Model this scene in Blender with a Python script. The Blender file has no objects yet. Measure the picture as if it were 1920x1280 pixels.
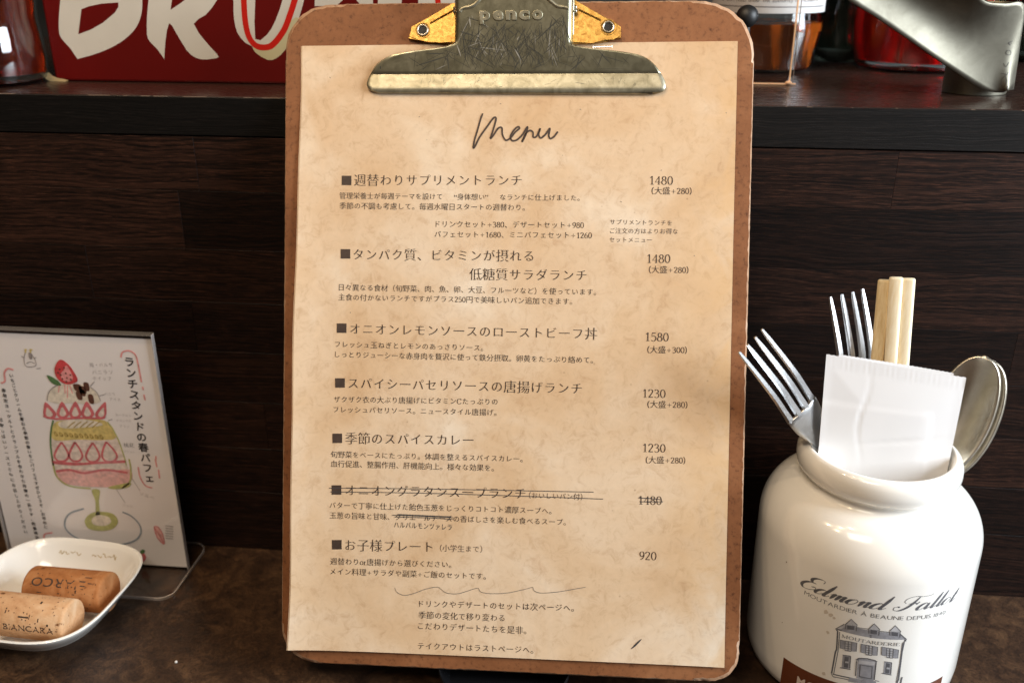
import bpy, bmesh, math, random
from math import sin, cos, pi, radians, hypot, atan2
from mathutils import Vector, Matrix
from mathutils.geometry import tessellate_polygon

random.seed(7)
SC = bpy.context.scene
COL = SC.collection
MM = 0.001

# ---------------------------------------------------------------- camera
F_PX = 1769.1854                      # focal length in pixels of a 1920 px wide frame
CAM = Vector((40.8516, -466.7488, 339.3908))
YAW, PITCH, ROLL = 0.10337, 0.39387, 0.00101
CR = (Matrix.Rotation(YAW, 3, 'Z') @ Matrix.Rotation(pi/2-PITCH, 3, 'X') @ Matrix.Rotation(ROLL, 3, 'Z'))
cam_d = bpy.data.cameras.new('camera')
cam_d.sensor_width = 36.0
cam_d.lens = F_PX/1920*36
cam_d.clip_start = 0.01
cam_d.clip_end = 20
cam_d.dof.use_dof = True
cam_d.dof.focus_distance = 0.452
cam_d.dof.aperture_fstop = 7.5
cam = bpy.data.objects.new('camera', cam_d)
COL.objects.link(cam)
cam.matrix_world = Matrix.Translation(CAM*MM) @ CR.to_4x4()
SC.camera = cam

# ---------------------------------------------------------------- world, lamps, exposure
w = bpy.data.worlds.new('World'); SC.world = w; w.use_nodes = True
wn = w.node_tree
bg = wn.nodes['Background']
bg.inputs[0].default_value = (0.62, 0.46, 0.33, 1); bg.inputs[1].default_value = 0.10

def area(name, loc, target, sx, sy, power, color):
    l = bpy.data.lights.new(name, 'AREA'); l.shape = 'RECTANGLE'
    l.size = sx*MM; l.size_y = sy*MM; l.energy = power; l.color = color
    o = bpy.data.objects.new(name, l); COL.objects.link(o)
    o.location = Vector(loc)*MM
    d = (Vector(target)-Vector(loc)).normalized()
    o.rotation_euler = d.to_track_quat('-Z', 'Y').to_euler()
    return o
area('window_light', (1020, -330, 540), (60, -60, 120), 560, 620, 23.5, (0.84, 0.92, 1.0))
area('ceiling_light', (-150, -760, 1050), (0, -80, 140), 420, 320, 4.4, (1.0, 0.86, 0.70))
for i, (x, y, z) in enumerate(((-420, -260, 900), (-250, -330, 930), (-90, -300, 980), (-330, -420, 820))):
    l = bpy.data.lights.new('bulb_light', 'POINT'); l.energy = 2.7; l.color = (1.0, 0.74, 0.46); l.shadow_soft_size = 0.018
    o = bpy.data.objects.new('bulb_light', l); COL.objects.link(o); o.location = (x*MM, y*MM, z*MM)
SC.view_settings.view_transform = 'Standard'; SC.view_settings.look = 'None'
SC.view_settings.exposure = 0.1; SC.view_settings.gamma = 1.0
SC.cycles.max_bounces = 10; SC.cycles.transmission_bounces = 8; SC.cycles.transparent_max_bounces = 16
SC.cycles.use_denoising = True

# ---------------------------------------------------------------- layout helpers (survey of the place, millimetres)
H = 270.73                            # shelf top height
def ray(px, py): return CR @ Vector(((px-960)/F_PX, -(py-640)/F_PX, -1))
def onz(px, py, z):
    d = ray(px, py); return CAM + d*((z-CAM.z)/d.z)
def ony(px, py, y):
    d = ray(px, py); return CAM + d*((y-CAM.y)/d.y)
BO = Vector((0, -111.338, 0))
BR = Matrix.Rotation(0.0158, 3, 'Z') @ Matrix.Rotation(-0.3901, 3, 'X') @ Matrix.Rotation(-0.0156, 3, 'Y')
BRT = BR.transposed()
def onb(px, py, h=3.3):               # pixel -> board (u, v) at height h above the board's back
    d = BRT @ ray(px, py); c = BRT @ (CAM-BO); p = c + d*((-h-c.y)/d.y); return (p.x, p.z)
def B(u, v, h=0.0): return BO + BR @ Vector((u, -h, v))
JX, JY, JR = 174.0, -56.0, 51.6
def onjar(px, py, r=JR):
    d = ray(px, py); o = CAM-Vector((JX, JY, 0))
    a = d.x*d.x+d.y*d.y; b = 2*(o.x*d.x+o.y*d.y); c = o.x*o.x+o.y*o.y-r*r
    disc = max(0.0, b*b-4*a*c); t = (-b-math.sqrt(disc))/(2*a); p = o+d*t
    return (atan2(p.x, -p.y), p.z)
def J(th, z, r=JR): return Vector((JX+r*sin(th), JY-r*cos(th), z))

# ---------------------------------------------------------------- materials
def nt(name):
    m = bpy.data.materials.new(name); m.use_nodes = True
    return m, m.node_tree, m.node_tree.nodes['Principled BSDF']
def N(t, kind, **kw):
    n = t.nodes.new(kind)
    for k, v in kw.items():
        if hasattr(n, k) and not k.startswith('i_'): setattr(n, k, v)
        else: n.inputs[k.replace('i_', '').replace('_', ' ')].default_value = v
    return n
def ramp(t, stops, interp='LINEAR'):
    r = t.nodes.new('ShaderNodeValToRGB'); cr = r.color_ramp; cr.interpolation = interp
    while len(cr.elements) < len(stops): cr.elements.new(0.5)
    for e, (p, c) in zip(cr.elements, stops):
        e.position = p; e.color = (*c, 1) if len(c) == 3 else c
    return r
def coords(t, scale, rnd=False):
    tc = t.nodes.new('ShaderNodeTexCoord'); mp = t.nodes.new('ShaderNodeMapping')
    mp.inputs['Scale'].default_value = scale
    t.links.new(tc.outputs['Object'], mp.inputs['Vector'])
    if rnd:
        oi = t.nodes.new('ShaderNodeObjectInfo'); ml = t.nodes.new('ShaderNodeVectorMath'); ml.operation = 'SCALE'
        cb = t.nodes.new('ShaderNodeCombineXYZ'); 
        for k in range(3): t.links.new(oi.outputs['Random'], cb.inputs[k])
        t.links.new(cb.outputs[0], ml.inputs[0]); ml.inputs['Scale'].default_value = 37.0
        t.links.new(ml.outputs[0], mp.inputs['Location'])
    return mp.outputs[0]
def noise(t, vec, scale, detail=4, rough=0.55, dist=0.0):
    n = N(t, 'ShaderNodeTexNoise'); n.inputs['Scale'].default_value = scale; n.inputs['Detail'].default_value = detail
    n.inputs['Roughness'].default_value = rough; n.inputs['Distortion'].default_value = dist
    t.links.new(vec, n.inputs['Vector']); return n.outputs['Fac']
def mix(t, fac, a, b, mode='MIX'):
    m = t.nodes.new('ShaderNodeMix'); m.data_type = 'RGBA'; m.blend_type = mode
    for s, v in ((m.inputs[0], fac), (m.inputs[6], a), (m.inputs[7], b)):
        if hasattr(v, 'links') or isinstance(v, bpy.types.NodeSocket): t.links.new(v, s)
        elif isinstance(v, (int, float)): s.default_value = v
        else: s.default_value = (*v, 1)
    return m.outputs[2]
def bump(t, p, height, strength, dist=0.0002):
    b = t.nodes.new('ShaderNodeBump'); b.inputs['Strength'].default_value = strength; b.inputs['Distance'].default_value = dist
    t.links.new(height, b.inputs['Height']); t.links.new(b.outputs[0], p.inputs['Normal'])
def plain(name, col, rough=0.5, metal=0.0, var=0.08, vscale=60, **kw):
    m, t, p = nt(name)
    v = coords(t, (1, 1, 1)); n = noise(t, v, vscale, 4)
    r = ramp(t, [(0.3, tuple(c*(1-var) for c in col)), (0.7, tuple(min(1, c*(1+var)) for c in col))])
    t.links.new(n, r.inputs[0]); t.links.new(r.outputs[0], p.inputs['Base Color'])
    p.inputs['Roughness'].default_value = rough; p.inputs['Metallic'].default_value = metal
    for k, val in kw.items(): p.inputs[k.replace('_', ' ')].default_value = val
    return m

def wood_mat(name, dark, light, rough, ring=1.0, pores=0.5, spec=0.5):
    m, t, p = nt(name)
    v = coords(t, (1000, 1000, 1000), rnd=True)
    mp = t.nodes.new('ShaderNodeMapping'); mp.inputs['Scale'].default_value = (0.012, 0.2, 0.33*ring); t.links.new(v, mp.inputs[0])
    # slow warp of the rings
    mw = t.nodes.new('ShaderNodeMapping'); mw.inputs['Scale'].default_value = (0.011, 0.03, 0.03); t.links.new(v, mw.inputs[0])
    nw = N(t, 'ShaderNodeTexNoise'); nw.inputs['Scale'].default_value = 1.0; nw.inputs['Detail'].default_value = 2; t.links.new(mw.outputs[0], nw.inputs['Vector'])
    sc = t.nodes.new('ShaderNodeVectorMath'); sc.operation = 'SCALE'; sc.inputs['Scale'].default_value = 5.0*ring; t.links.new(nw.outputs['Color'], sc.inputs[0])
    ad = t.nodes.new('ShaderNodeVectorMath'); ad.operation = 'ADD'; t.links.new(mp.outputs[0], ad.inputs[0]); t.links.new(sc.outputs[0], ad.inputs[1])
    wv = N(t, 'ShaderNodeTexWave', wave_type='BANDS', bands_direction='Z'); wv.inputs['Scale'].default_value = 0.46
    wv.inputs['Distortion'].default_value = 1.1; wv.inputs['Detail'].default_value = 4; wv.inputs['Detail Scale'].default_value = 1.6
    t.links.new(ad.outputs[0], wv.inputs['Vector'])
    r0 = ramp(t, [(0.25, (0.1,)*3), (0.95, (1, 1, 1))]); t.links.new(wv.outputs['Fac'], r0.inputs[0])
    mi = t.nodes.new('ShaderNodeMapping'); mi.inputs['Scale'].default_value = (0.25, 1.0, 2.3); t.links.new(ad.outputs[0], mi.inputs[0])
    ni = noise(t, mi.outputs[0], 1.0, 3, 0.6)
    r2_ = ramp(t, [(0.40, (0.05,)*3), (0.50, (0.3,)*3), (0.62, (1, 1, 1))]); t.links.new(ni, r2_.inputs[0])
    class _R: pass
    r1 = _R(); r1.outputs = [mix(t, 0.68, r0.outputs[0], r2_.outputs[0])]
    # fibres
    mf = t.nodes.new('ShaderNodeMapping'); mf.inputs['Scale'].default_value = (0.07, 1.2, 3.2); t.links.new(v, mf.inputs[0])
    nf = noise(t, mf.outputs[0], 1.0, 6, 0.72)
    rf = ramp(t, [(0.36, (0.25,)*3), (0.66, (1, 1, 1))]); t.links.new(nf, rf.inputs[0])
    fac = mix(t, 1.0, r1.outputs[0], rf.outputs[0], 'MULTIPLY')
    # plank to plank tone
    oi = t.nodes.new('ShaderNodeObjectInfo')
    mr = t.nodes.new('ShaderNodeMapRange'); mr.inputs['To Min'].default_value = 0.4; mr.inputs['To Max'].default_value = 1.2; t.links.new(oi.outputs['Random'], mr.inputs[0])
    mp2 = t.nodes.new('ShaderNodeMapping'); mp2.inputs['Scale'].default_value = (0.10, 2.0, 4.2); t.links.new(v, mp2.inputs[0])
    npo = noise(t, mp2.outputs[0], 1.0, 3, 0.6)
    rp = ramp(t, [(0.56, (0, 0, 0)), (0.68, (1, 1, 1))]); t.links.new(npo, rp.inputs[0])
    col = mix(t, fac, dark, light)
    col = mix(t, mix(t, 1.0, rp.outputs[0], (0.8, 0.8, 0.8), 'MULTIPLY'), col, tuple(c*1.75 for c in light))
    col = mix(t, 1.0, col, mr.outputs[0], 'MULTIPLY')
    t.links.new(col, p.inputs['Base Color'])
    rr = t.nodes.new('ShaderNodeMapRange'); rr.inputs['To Min'].default_value = rough+0.12; rr.inputs['To Max'].default_value = rough-0.08
    t.links.new(nf, rr.inputs[0]); t.links.new(rr.outputs[0], p.inputs['Roughness'])
    p.inputs['Specular IOR Level'].default_value = spec
    bump(t, p, fac, 0.3, 0.0002)
    return m

M = {}
M['plank'] = wood_mat('dark_stained_wood', (0.0024, 0.0012, 0.0009), (0.047, 0.019, 0.011), 0.48, spec=0.2)
M['shelf'] = wood_mat('dark_shelf_wood', (0.004, 0.0036, 0.0034), (0.017, 0.013, 0.011), 0.45, ring=1.6, spec=0.26)
M['shelf_top'] = wood_mat('varnished_shelf_top', (0.026, 0.012, 0.009), (0.045, 0.022, 0.016), 0.24, ring=1.2)

def table_mat():
    m, t, p = nt('mottled_brown_table')
    v = coords(t, (1, 1, 1))
    a = noise(t, v, 55, 5, 0.6, 1.6); b = noise(t, v, 240, 4, 0.6, 2.5)
    r = ramp(t, [(0.3, (0.018, 0.008, 0.004)), (0.5, (0.044, 0.021, 0.010)), (0.74, (0.092, 0.047, 0.022))]); t.links.new(a, r.inputs[0])
    r2 = ramp(t, [(0.35, (0.55,)*3), (0.7, (1.35,)*3)]); t.links.new(b, r2.inputs[0])
    t.links.new(mix(t, 1.0, r.outputs[0], r2.outputs[0], 'MULTIPLY'), p.inputs['Base Color'])
    p.inputs['Roughness'].default_value = 0.42
    bump(t, p, b, 0.35, 0.0003)
    return m
M['table'] = table_mat()

def paper_mat():
    m, t, p = nt('aged_parchment_print')
    tc = t.nodes.new('ShaderNodeTexCoord'); ob = tc.outputs['Object']
    v = coords(t, (1, 1, 1))
    a = noise(t, v, 17, 5, 0.55, 0.5)
    r = ramp(t, [(0.26, (0.555, 0.37, 0.21)), (0.43, (0.625, 0.455, 0.293)), (0.56, (0.67, 0.52, 0.368)), (0.72, (0.755, 0.655, 0.53))]); t.links.new(a, r.inputs[0])
    # fine mottling and fibres
    b = noise(t, v, 170, 8, 0.75, 0.8)
    rb = ramp(t, [(0.3, (0.83, 0.77, 0.71)), (0.48, (1, 1, 1)), (0.7, (1.07, 1.07, 1.07))]); t.links.new(b, rb.inputs[0])
    c = mix(t, 1.0, r.outputs[0], rb.outputs[0], 'MULTIPLY')
    f = noise(t, v, 95, 8, 0.78, 1.0)
    rf = ramp(t, [(0.585, (0, 0, 0)), (0.70, (1, 1, 1))]); t.links.new(f, rf.inputs[0])
    c = mix(t, mix(t, 1.0, rf.outputs[0], (0.24, 0.24, 0.24), 'MULTIPLY'), c, (0.42, 0.225, 0.115))
    # warm aged toning at right and top; vignette falloff also painted into the top
    sx = t.nodes.new('ShaderNodeSeparateXYZ'); t.links.new(ob, sx.inputs[0])
    mr = t.nodes.new('ShaderNodeMapRange'); mr.inputs['From Min'].default_value = 0.072; mr.inputs['From Max'].default_value = 0.108; t.links.new(sx.outputs[0], mr.inputs[0])
    mz = t.nodes.new('ShaderNodeMapRange'); mz.inputs['From Min'].default_value = 0.06; mz.inputs['From Max'].default_value = 0.30; mz.inputs['To Max'].default_value = 0.75; t.links.new(sx.outputs[2], mz.inputs[0])
    big = noise(t, v, 30, 4, 0.6, 1.0)
    rg = ramp(t, [(0.42, (0, 0, 0)), (0.56, (1, 1, 1))]); t.links.new(big, rg.inputs[0])
    k = mix(t, 1.0, mr.outputs[0], rg.outputs[0], 'MULTIPLY')
    c = mix(t, mix(t, 1.0, k, (0.65, 0.65, 0.65), 'MULTIPLY'), c, (0.68, 0.45, 0.23))
    c = mix(t, mz.outputs[0], c, mix(t, 1.0, c, (0.90, 0.80, 0.68), 'MULTIPLY'))
    # tiny brown specks
    vo = N(t, 'ShaderNodeTexVoronoi'); vo.inputs['Scale'].default_value = 70; t.links.new(v, vo.inputs['Vector'])
    rv = ramp(t, [(0.0, (1, 1, 1)), (0.045, (0, 0, 0))]); t.links.new(vo.outputs['Distance'], rv.inputs[0])
    c = mix(t, mix(t, 1.0, rv.outputs[0], (0.7, 0.7, 0.7), 'MULTIPLY'), c, (0.22, 0.12, 0.06))
    t.links.new(c, p.inputs['Base Color'])
    p.inputs['Roughness'].default_value = 0.62; p.inputs['Specular IOR Level'].default_value = 0.25
    bump(t, p, b, 0.12, 0.0001)
    return m
M['paper'] = paper_mat()

def hardboard(name, c1, c2, c3):
    m, t, p = nt(name)
    v = coords(t, (1, 1, 1))
    a = noise(t, v, 22, 5, 0.6, 0.8); b = noise(t, v, 420, 4, 0.7)
    r = ramp(t, [(0.3, c1), (0.55, c2), (0.75, c3)]); t.links.new(a, r.inputs[0])
    r2 = ramp(t, [(0.28, (0.45, 0.40, 0.38)), (0.45, (1, 1, 1)), (0.75, (1.15, 1.15, 1.15))]); t.links.new(b, r2.inputs[0])
    t.links.new(mix(t, 1.0, r.outputs[0], r2.outputs[0], 'MULTIPLY'), p.inputs['Base Color'])
    p.inputs['Roughness'].default_value = 0.62; p.inputs['Specular IOR Level'].default_value = 0.25
    bump(t, p, b, 0.3, 0.0002)
    return m
M['board'] = hardboard('brown_hardboard', (0.160, 0.058, 0.020), (0.225, 0.088, 0.034), (0.29, 0.125, 0.052))
M['board_edge'] = hardboard('frayed_board_edge', (0.30, 0.16, 0.085), (0.42, 0.25, 0.15), (0.58, 0.42, 0.30))

def metal(name, c1, c2, r1, r2, scale=40, streak=(1, 1, 1)):
    m, t, p = nt(name)
    v = coords(t, streak)
    a = noise(t, v, scale, 6, 0.65, 1.0)
    r = ramp(t, [(0.3, c1), (0.7, c2)]); t.links.new(a, r.inputs[0]); t.links.new(r.outputs[0], p.inputs['Base Color'])
    p.inputs['Metallic'].default_value = 1.0
    mr = t.nodes.new('ShaderNodeMapRange'); mr.inputs['To Min'].default_value = r1; mr.inputs['To Max'].default_value = r2
    b = noise(t, v, scale*4, 5, 0.7, 1.5)
    t.links.new(b, mr.inputs[0]); t.links.new(mr.outputs[0], p.inputs['Roughness'])
    bump(t, p, b, 0.03, 0.00005)
    return m
M['clip'] = metal('worn_zinc_steel', (0.30, 0.285, 0.19), (0.52, 0.495, 0.355), 0.26, 0.46, 45)
M['clip_lip'] = metal('worn_pale_steel', (0.24, 0.22, 0.15), (0.47, 0.44, 0.33), 0.36, 0.62, 130)
M['brass'] = metal('pitted_brass_plate', (0.28, 0.14, 0.032), (0.66, 0.41, 0.115), 0.32, 0.6, 420)
M['eyelet'] = metal('nickel_eyelet', (0.42, 0.38, 0.30), (0.6, 0.55, 0.45), 0.25, 0.4, 100)
M['steel'] = metal('brushed_cutlery_steel', (0.50, 0.50, 0.50), (0.64, 0.64, 0.64), 0.24, 0.40, 90)
M['spoon'] = metal('satin_spoon_steel', (0.56, 0.50, 0.40), (0.72, 0.66, 0.55), 0.28, 0.40, 80)
M['cup'] = metal('satin_steel_sheet', (0.16, 0.148, 0.115), (0.23, 0.215, 0.17), 0.44, 0.58, 60)
M['hole'] = plain('dark_hole', (0.006, 0.005, 0.004), 0.6)
M['scratch'] = plain('dark_scratch', (0.045, 0.042, 0.030), 0.5)
M['scratch_light'] = plain('pale_scratch', (0.75, 0.73, 0.66), 0.35, 0.8)
M['ink'] = plain('brown_black_ink', (0.046, 0.026, 0.017), 0.6, var=0.25, vscale=300)
M['ink_soft'] = plain('soft_brown_ink', (0.105, 0.066, 0.046), 0.6, var=0.2, vscale=300)
M['pen'] = plain('black_pen', (0.05, 0.045, 0.045), 0.5)
M['pen_thin'] = plain('grey_pen_line', (0.17, 0.14, 0.115), 0.5)
M['staple'] = plain('staple_wire', (0.7, 0.7, 0.7), 0.25, 1.0)
M['ceramic'] = plain('cream_glazed_stoneware', (0.88, 0.85, 0.79), 0.17, var=0.03, vscale=25, Coat_Weight=0.5, Coat_Roughness=0.06)
M['porcelain'] = plain('white_porcelain', (0.84, 0.82, 0.77), 0.14, var=0.01, Coat_Weight=0.5, Coat_Roughness=0.05)
M['jar_ink'] = plain('slate_transfer_print', (0.115, 0.115, 0.125), 0.3, var=0.15, vscale=200)
M['jar_ink_mid'] = plain('mid_grey_transfer_print', (0.30, 0.30, 0.325), 0.3, var=0.2, vscale=300)
M['jar_ink_light'] = plain('light_grey_transfer_print', (0.46, 0.455, 0.47), 0.3, var=0.2, vscale=300)
M['jar_band'] = plain('chestnut_transfer_band', (0.125, 0.034, 0.013), 0.25, var=0.1)
M['jar_white'] = plain('band_white_lettering', (0.66, 0.55, 0.48), 0.3)
M['speck'] = plain('brown_glaze_speck', (0.16, 0.09, 0.055), 0.4)
M['stain'] = plain('faint_glaze_stain', (0.60, 0.53, 0.45), 0.25)
def stick_mat(name, c1, c2):
    m, t, p = nt(name); v = coords(t, (1, 1, 0.06), rnd=True); n = noise(t, v, 900, 4, 0.6)
    r = ramp(t, [(0.3, c1), (0.65, c2)]); t.links.new(n, r.inputs[0]); t.links.new(r.outputs[0], p.inputs['Base Color'])
    p.inputs['Roughness'].default_value = 0.55; p.inputs['Specular IOR Level'].default_value = 0.3; bump(t, p, n, 0.25, 0.0001); return m
M['bamboo'] = stick_mat('pale_chopstick_wood', (0.82, 0.68, 0.44), (0.90, 0.81, 0.62)); M['bamboo_dark'] = stick_mat('yellow_chopstick_wood', (0.68, 0.50, 0.26), (0.82, 0.67, 0.42))
M['sachet'] = plain('white_sachet_paper', (0.80, 0.79, 0.79), 0.55, var=0.015, vscale=40, Subsurface_Weight=0.15, Subsurface_Radius=(0.004, 0.004, 0.004))
M['tin'] = plain('dark_red_enamel', (0.105, 0.0015, 0.001), 0.34, var=0.12, vscale=12)
M['tin_letter'] = plain('cream_white_paint', (0.56, 0.52, 0.45), 0.4, var=0.06, vscale=25)
M['tin_line'] = plain('bright_red_paint', (0.50, 0.012, 0.006), 0.35)
M['chip'] = plain('bare_cream_corner', (0.50, 0.36, 0.17), 0.6, var=0.15, vscale=200)
M['black'] = plain('black_gloss_plastic', (0.008, 0.008, 0.009), 0.18)
M['black_rubber'] = plain('black_rubber', (0.006, 0.006, 0.006), 0.5)
M['card'] = plain('white_drawing_card', (0.85, 0.80, 0.785), 0.55, var=0.02, vscale=30)
M['label'] = plain('white_bottle_label', (0.62, 0.60, 0.58), 0.5)
M['label_ink'] = plain('label_ink', (0.06, 0.05, 0.05), 0.5)
M['crumb'] = plain('white_crumb', (0.7, 0.68, 0.64), 0.7)
M['engrave'] = plain('engraved_mark', (0.06, 0.055, 0.045), 0.5)
M['backwall'] = plain('dim_kitchen_wall', (0.016, 0.017, 0.016), 0.5, var=0.5, vscale=9)
for k, c in dict(pink=(0.78, 0.32, 0.31), rose=(0.62, 0.15, 0.165), red=(0.60, 0.065, 0.07), blush=(0.76, 0.44, 0.41), green=(0.10, 0.20, 0.075),
                 lime=(0.47, 0.47, 0.17), yellow=(0.66, 0.52, 0.19), ochre=(0.40, 0.28, 0.08), choc=(0.12, 0.045, 0.028), brush=(0.035, 0.030, 0.030),
                 grey=(0.33, 0.29, 0.28), blue=(0.26, 0.31, 0.37), pale=(0.73, 0.62, 0.55), cream=(0.75, 0.67, 0.56)).items():
    M['c_'+k] = plain('crayon_'+k, c, 0.65, var=0.22, vscale=420)

def glassy(name, col, rough=0.03, ior=1.45, mixf=0.0, diff=(0, 0, 0), trans=1.0):
    m, t, p = nt(name)
    p.inputs['Base Color'].default_value = (*col, 1); p.inputs['Roughness'].default_value = rough
    p.inputs['IOR'].default_value = ior; p.inputs['Transmission Weight'].default_value = trans
    if mixf > 0:  # streaky diffuse colour stands in for light glowing inside the syrup
        v = coords(t, (1, 1, 0.12)); n = noise(t, v, 62, 3, 0.5, 0.6)
        r = ramp(t, [(0.48, (0.06*mixf,)*3), (0.60, (mixf,)*3)]); t.links.new(n, r.inputs[0])
        tr = t.nodes.new('ShaderNodeBsdfDiffuse'); tr.inputs[0].default_value = (*diff, 1)
        mx = t.nodes.new('ShaderNodeMixShader'); out = t.nodes['Material Output']
        t.links.new(r.outputs[0], mx.inputs[0]); t.links.new(p.outputs[0], mx.inputs[1]); t.links.new(tr.outputs[0], mx.inputs[2])
        t.links.new(mx.outputs[0], out.inputs[0])
    return m
M['glass'] = glassy('clear_glass', (0.95, 0.97, 0.96))
M['dark_glass'] = glassy('smoky_green_glass', (0.16, 0.19, 0.15), 0.1)
M['amber'] = glassy('amber_syrup', (0.60, 0.11, 0.015), 0.05, 1.36, 0.62, (0.62, 0.13, 0.014))
M['redjuice'] = glassy('red_syrup', (0.45, 0.003, 0.003), 0.05, 1.36, 0.8, (0.80, 0.005, 0.005))
M['darkamber'] = glassy('dark_amber_syrup', (0.40, 0.03, 0.004), 0.05, 1.36, 0.16, (0.42, 0.04, 0.004))
def acrylic():
    m, t, p = nt('clear_acrylic'); out = t.nodes['Material Output']
    gl = t.nodes.new('ShaderNodeBsdfGlossy'); gl.inputs['Roughness'].default_value = 0.05
    tr = t.nodes.new('ShaderNodeBsdfTransparent'); tr.inputs[0].default_value = (0.985, 0.983, 0.98, 1)
    fr = t.nodes.new('ShaderNodeFresnel'); fr.inputs[0].default_value = 1.49
    ge = t.nodes.new('ShaderNodeNewGeometry'); mm = t.nodes.new('ShaderNodeMath'); mm.operation = 'SUBTRACT'; mm.use_clamp = True
    t.links.new(fr.outputs[0], mm.inputs[0]); t.links.new(ge.outputs['Backfacing'], mm.inputs[1])
    mx = t.nodes.new('ShaderNodeMixShader'); t.links.new(mm.outputs[0], mx.inputs[0]); t.links.new(tr.outputs[0], mx.inputs[1]); t.links.new(gl.outputs[0], mx.inputs[2])
    t.links.new(mx.outputs[0], out.inputs[0]); return m
M['acrylic'] = acrylic()
M['acrylic_edge'] = plain('polished_acrylic_edge', (0.55, 0.47, 0.41), 0.15, Transmission_Weight=0.5)
M['acrylic_side'] = plain('pale_acrylic_side', (0.40, 0.36, 0.34), 0.2)
M['acrylic_frost'] = plain('grey_acrylic_edge', (0.16, 0.14, 0.12), 0.25, Transmission_Weight=0.3)
M['acrylic_glow'] = plain('painted_edge_glow', (0.85, 0.52, 0.30), 0.3)  # warm glow of the clear edges put into a plain base colour

def cork_mat(name, c1, c2, c3):
    m, t, p = nt(name)
    v = coords(t, (1, 1, 1)); a = noise(t, v, 90, 5, 0.6, 0.6)
    r = ramp(t, [(0.3, c1), (0.5, c2), (0.72, c3)]); t.links.new(a, r.inputs[0])
    v2 = coords(t, (0.6, 1, 1)); n2 = noise(t, v2, 260, 3, 0.6)
    r2 = ramp(t, [(0.28, (0.25, 0.16, 0.1)), (0.36, (1, 1, 1))]); t.links.new(n2, r2.inputs[0])
    t.links.new(mix(t, 1.0, r.outputs[0], r2.outputs[0], 'MULTIPLY'), p.inputs['Base Color'])
    p.inputs['Roughness'].default_value = 0.8; p.inputs['Specular IOR Level'].default_value = 0.2; bump(t, p, n2, 0.8, 0.0006); return m
M['cork_a'] = cork_mat('reddish_cork', (0.27, 0.095, 0.028), (0.40, 0.16, 0.055), (0.50, 0.24, 0.10))
M['cork_b'] = cork_mat('pale_cork', (0.46, 0.235, 0.11), (0.59, 0.345, 0.18), (0.68, 0.46, 0.28))

# ---------------------------------------------------------------- object helpers
def tag(o, label=None, cat=None, group=None, kind=None):
    for k, v in (('label', label), ('category', cat), ('group', group), ('kind', kind)):
        if v: o[k] = v
    return o
def thing(name, loc, label, cat, group=None):
    o = bpy.data.objects.new(name, None); COL.objects.link(o); o.location = Vector(loc)*MM
    o.empty_display_size = 0.01
    return tag(o, label, cat, group)
def origin(o):
    p = Vector((0, 0, 0))
    while o: p += o.location; o = o.parent
    return p
def obj(name, verts, faces, mat, parent=None, smooth=None, loc=None):
    base = origin(parent) if parent else Vector((0, 0, 0))
    l = Vector(loc)*MM if loc is not None else base
    me = bpy.data.meshes.new(name)
    me.from_pydata([Vector(v)*MM-l for v in verts], [], faces)
    me.validate()
    me.materials.append(M[mat] if isinstance(mat, str) else mat)
    if smooth is not None:
        me.shade_smooth()
        if smooth < 179: me.set_sharp_from_angle(angle=radians(smooth))
    o = bpy.data.objects.new(name, me); COL.objects.link(o)
    if parent: o.parent = parent
    o.location = l-base if parent else l
    return o
def bm_obj(name, bm, mat, parent=None, smooth=None, loc=None):
    bmesh.ops.recalc_face_normals(bm, faces=bm.faces)
    bm.verts.index_update()
    vs = [v.co.copy() for v in bm.verts]; fs = [[v.index for v in f.verts] for f in bm.faces]
    bm.free(); return obj(name, vs, fs, mat, parent, smooth, loc)
class Mesh:
    def __init__(s): s.v = []; s.f = []
    def add(s, vs, fs):
        k = len(s.v); s.v += [Vector(x) for x in vs]; s.f += [[i+k for i in f] for f in fs]
    def out(s, name, mat, parent=None, smooth=None, loc=None): return obj(name, s.v, s.f, mat, parent, smooth, loc)
def box_bm(x0, x1, y0, y1, z0, z1, bev=0.0, seg=2):
    bm = bmesh.new(); bmesh.ops.create_cube(bm, size=1)
    for v in bm.verts: v.co = Vector(((x0+x1)/2+v.co.x*(x1-x0), (y0+y1)/2+v.co.y*(y1-y0), (z0+z1)/2+v.co.z*(z1-z0)))
    if bev: bmesh.ops.bevel(bm, geom=list(bm.edges), offset=bev, segments=seg, affect='EDGES', profile=0.5)
    return bm
def lathe(profile, cx, cy, n=96, cap0=False, cap1=False):
    vs = []; fs = []
    for r, z in profile:
        for i in range(n):
            a = 2*pi*i/n; vs.append((cx+r*cos(a), cy+r*sin(a), z))
    for k in range(len(profile)-1):
        for i in range(n):
            j = (i+1) % n; fs.append([k*n+i, k*n+j, (k+1)*n+j, (k+1)*n+i])
    if cap0: fs.append(list(range(n))[::-1])
    if cap1: fs.append([(len(profile)-1)*n+i for i in range(n)])
    return vs, fs
def cr(pts, n=6, closed=False):           # Catmull-Rom through points
    if len(pts) < 3: return [Vector(p) for p in pts]
    P = [Vector(p) for p in pts]; out = []
    m = len(P); rng = range(m if closed else m-1)
    for i in rng:
        p0 = P[(i-1) % m] if (closed or i > 0) else P[0]*2-P[1]
        p1 = P[i]; p2 = P[(i+1) % m]; p3 = P[(i+2) % m] if (closed or i+2 < m) else P[-1]*2-P[-2]
        for k in range(n):
            t = k/n
            out.append(0.5*((2*p1)+(p2-p0)*t+(2*p0-5*p1+4*p2-p3)*t*t+(3*p1-p0-3*p2+p3)*t**3))
    if closed: out.append(out[0].copy())
    else: out.append(P[-1])
    return out
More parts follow.
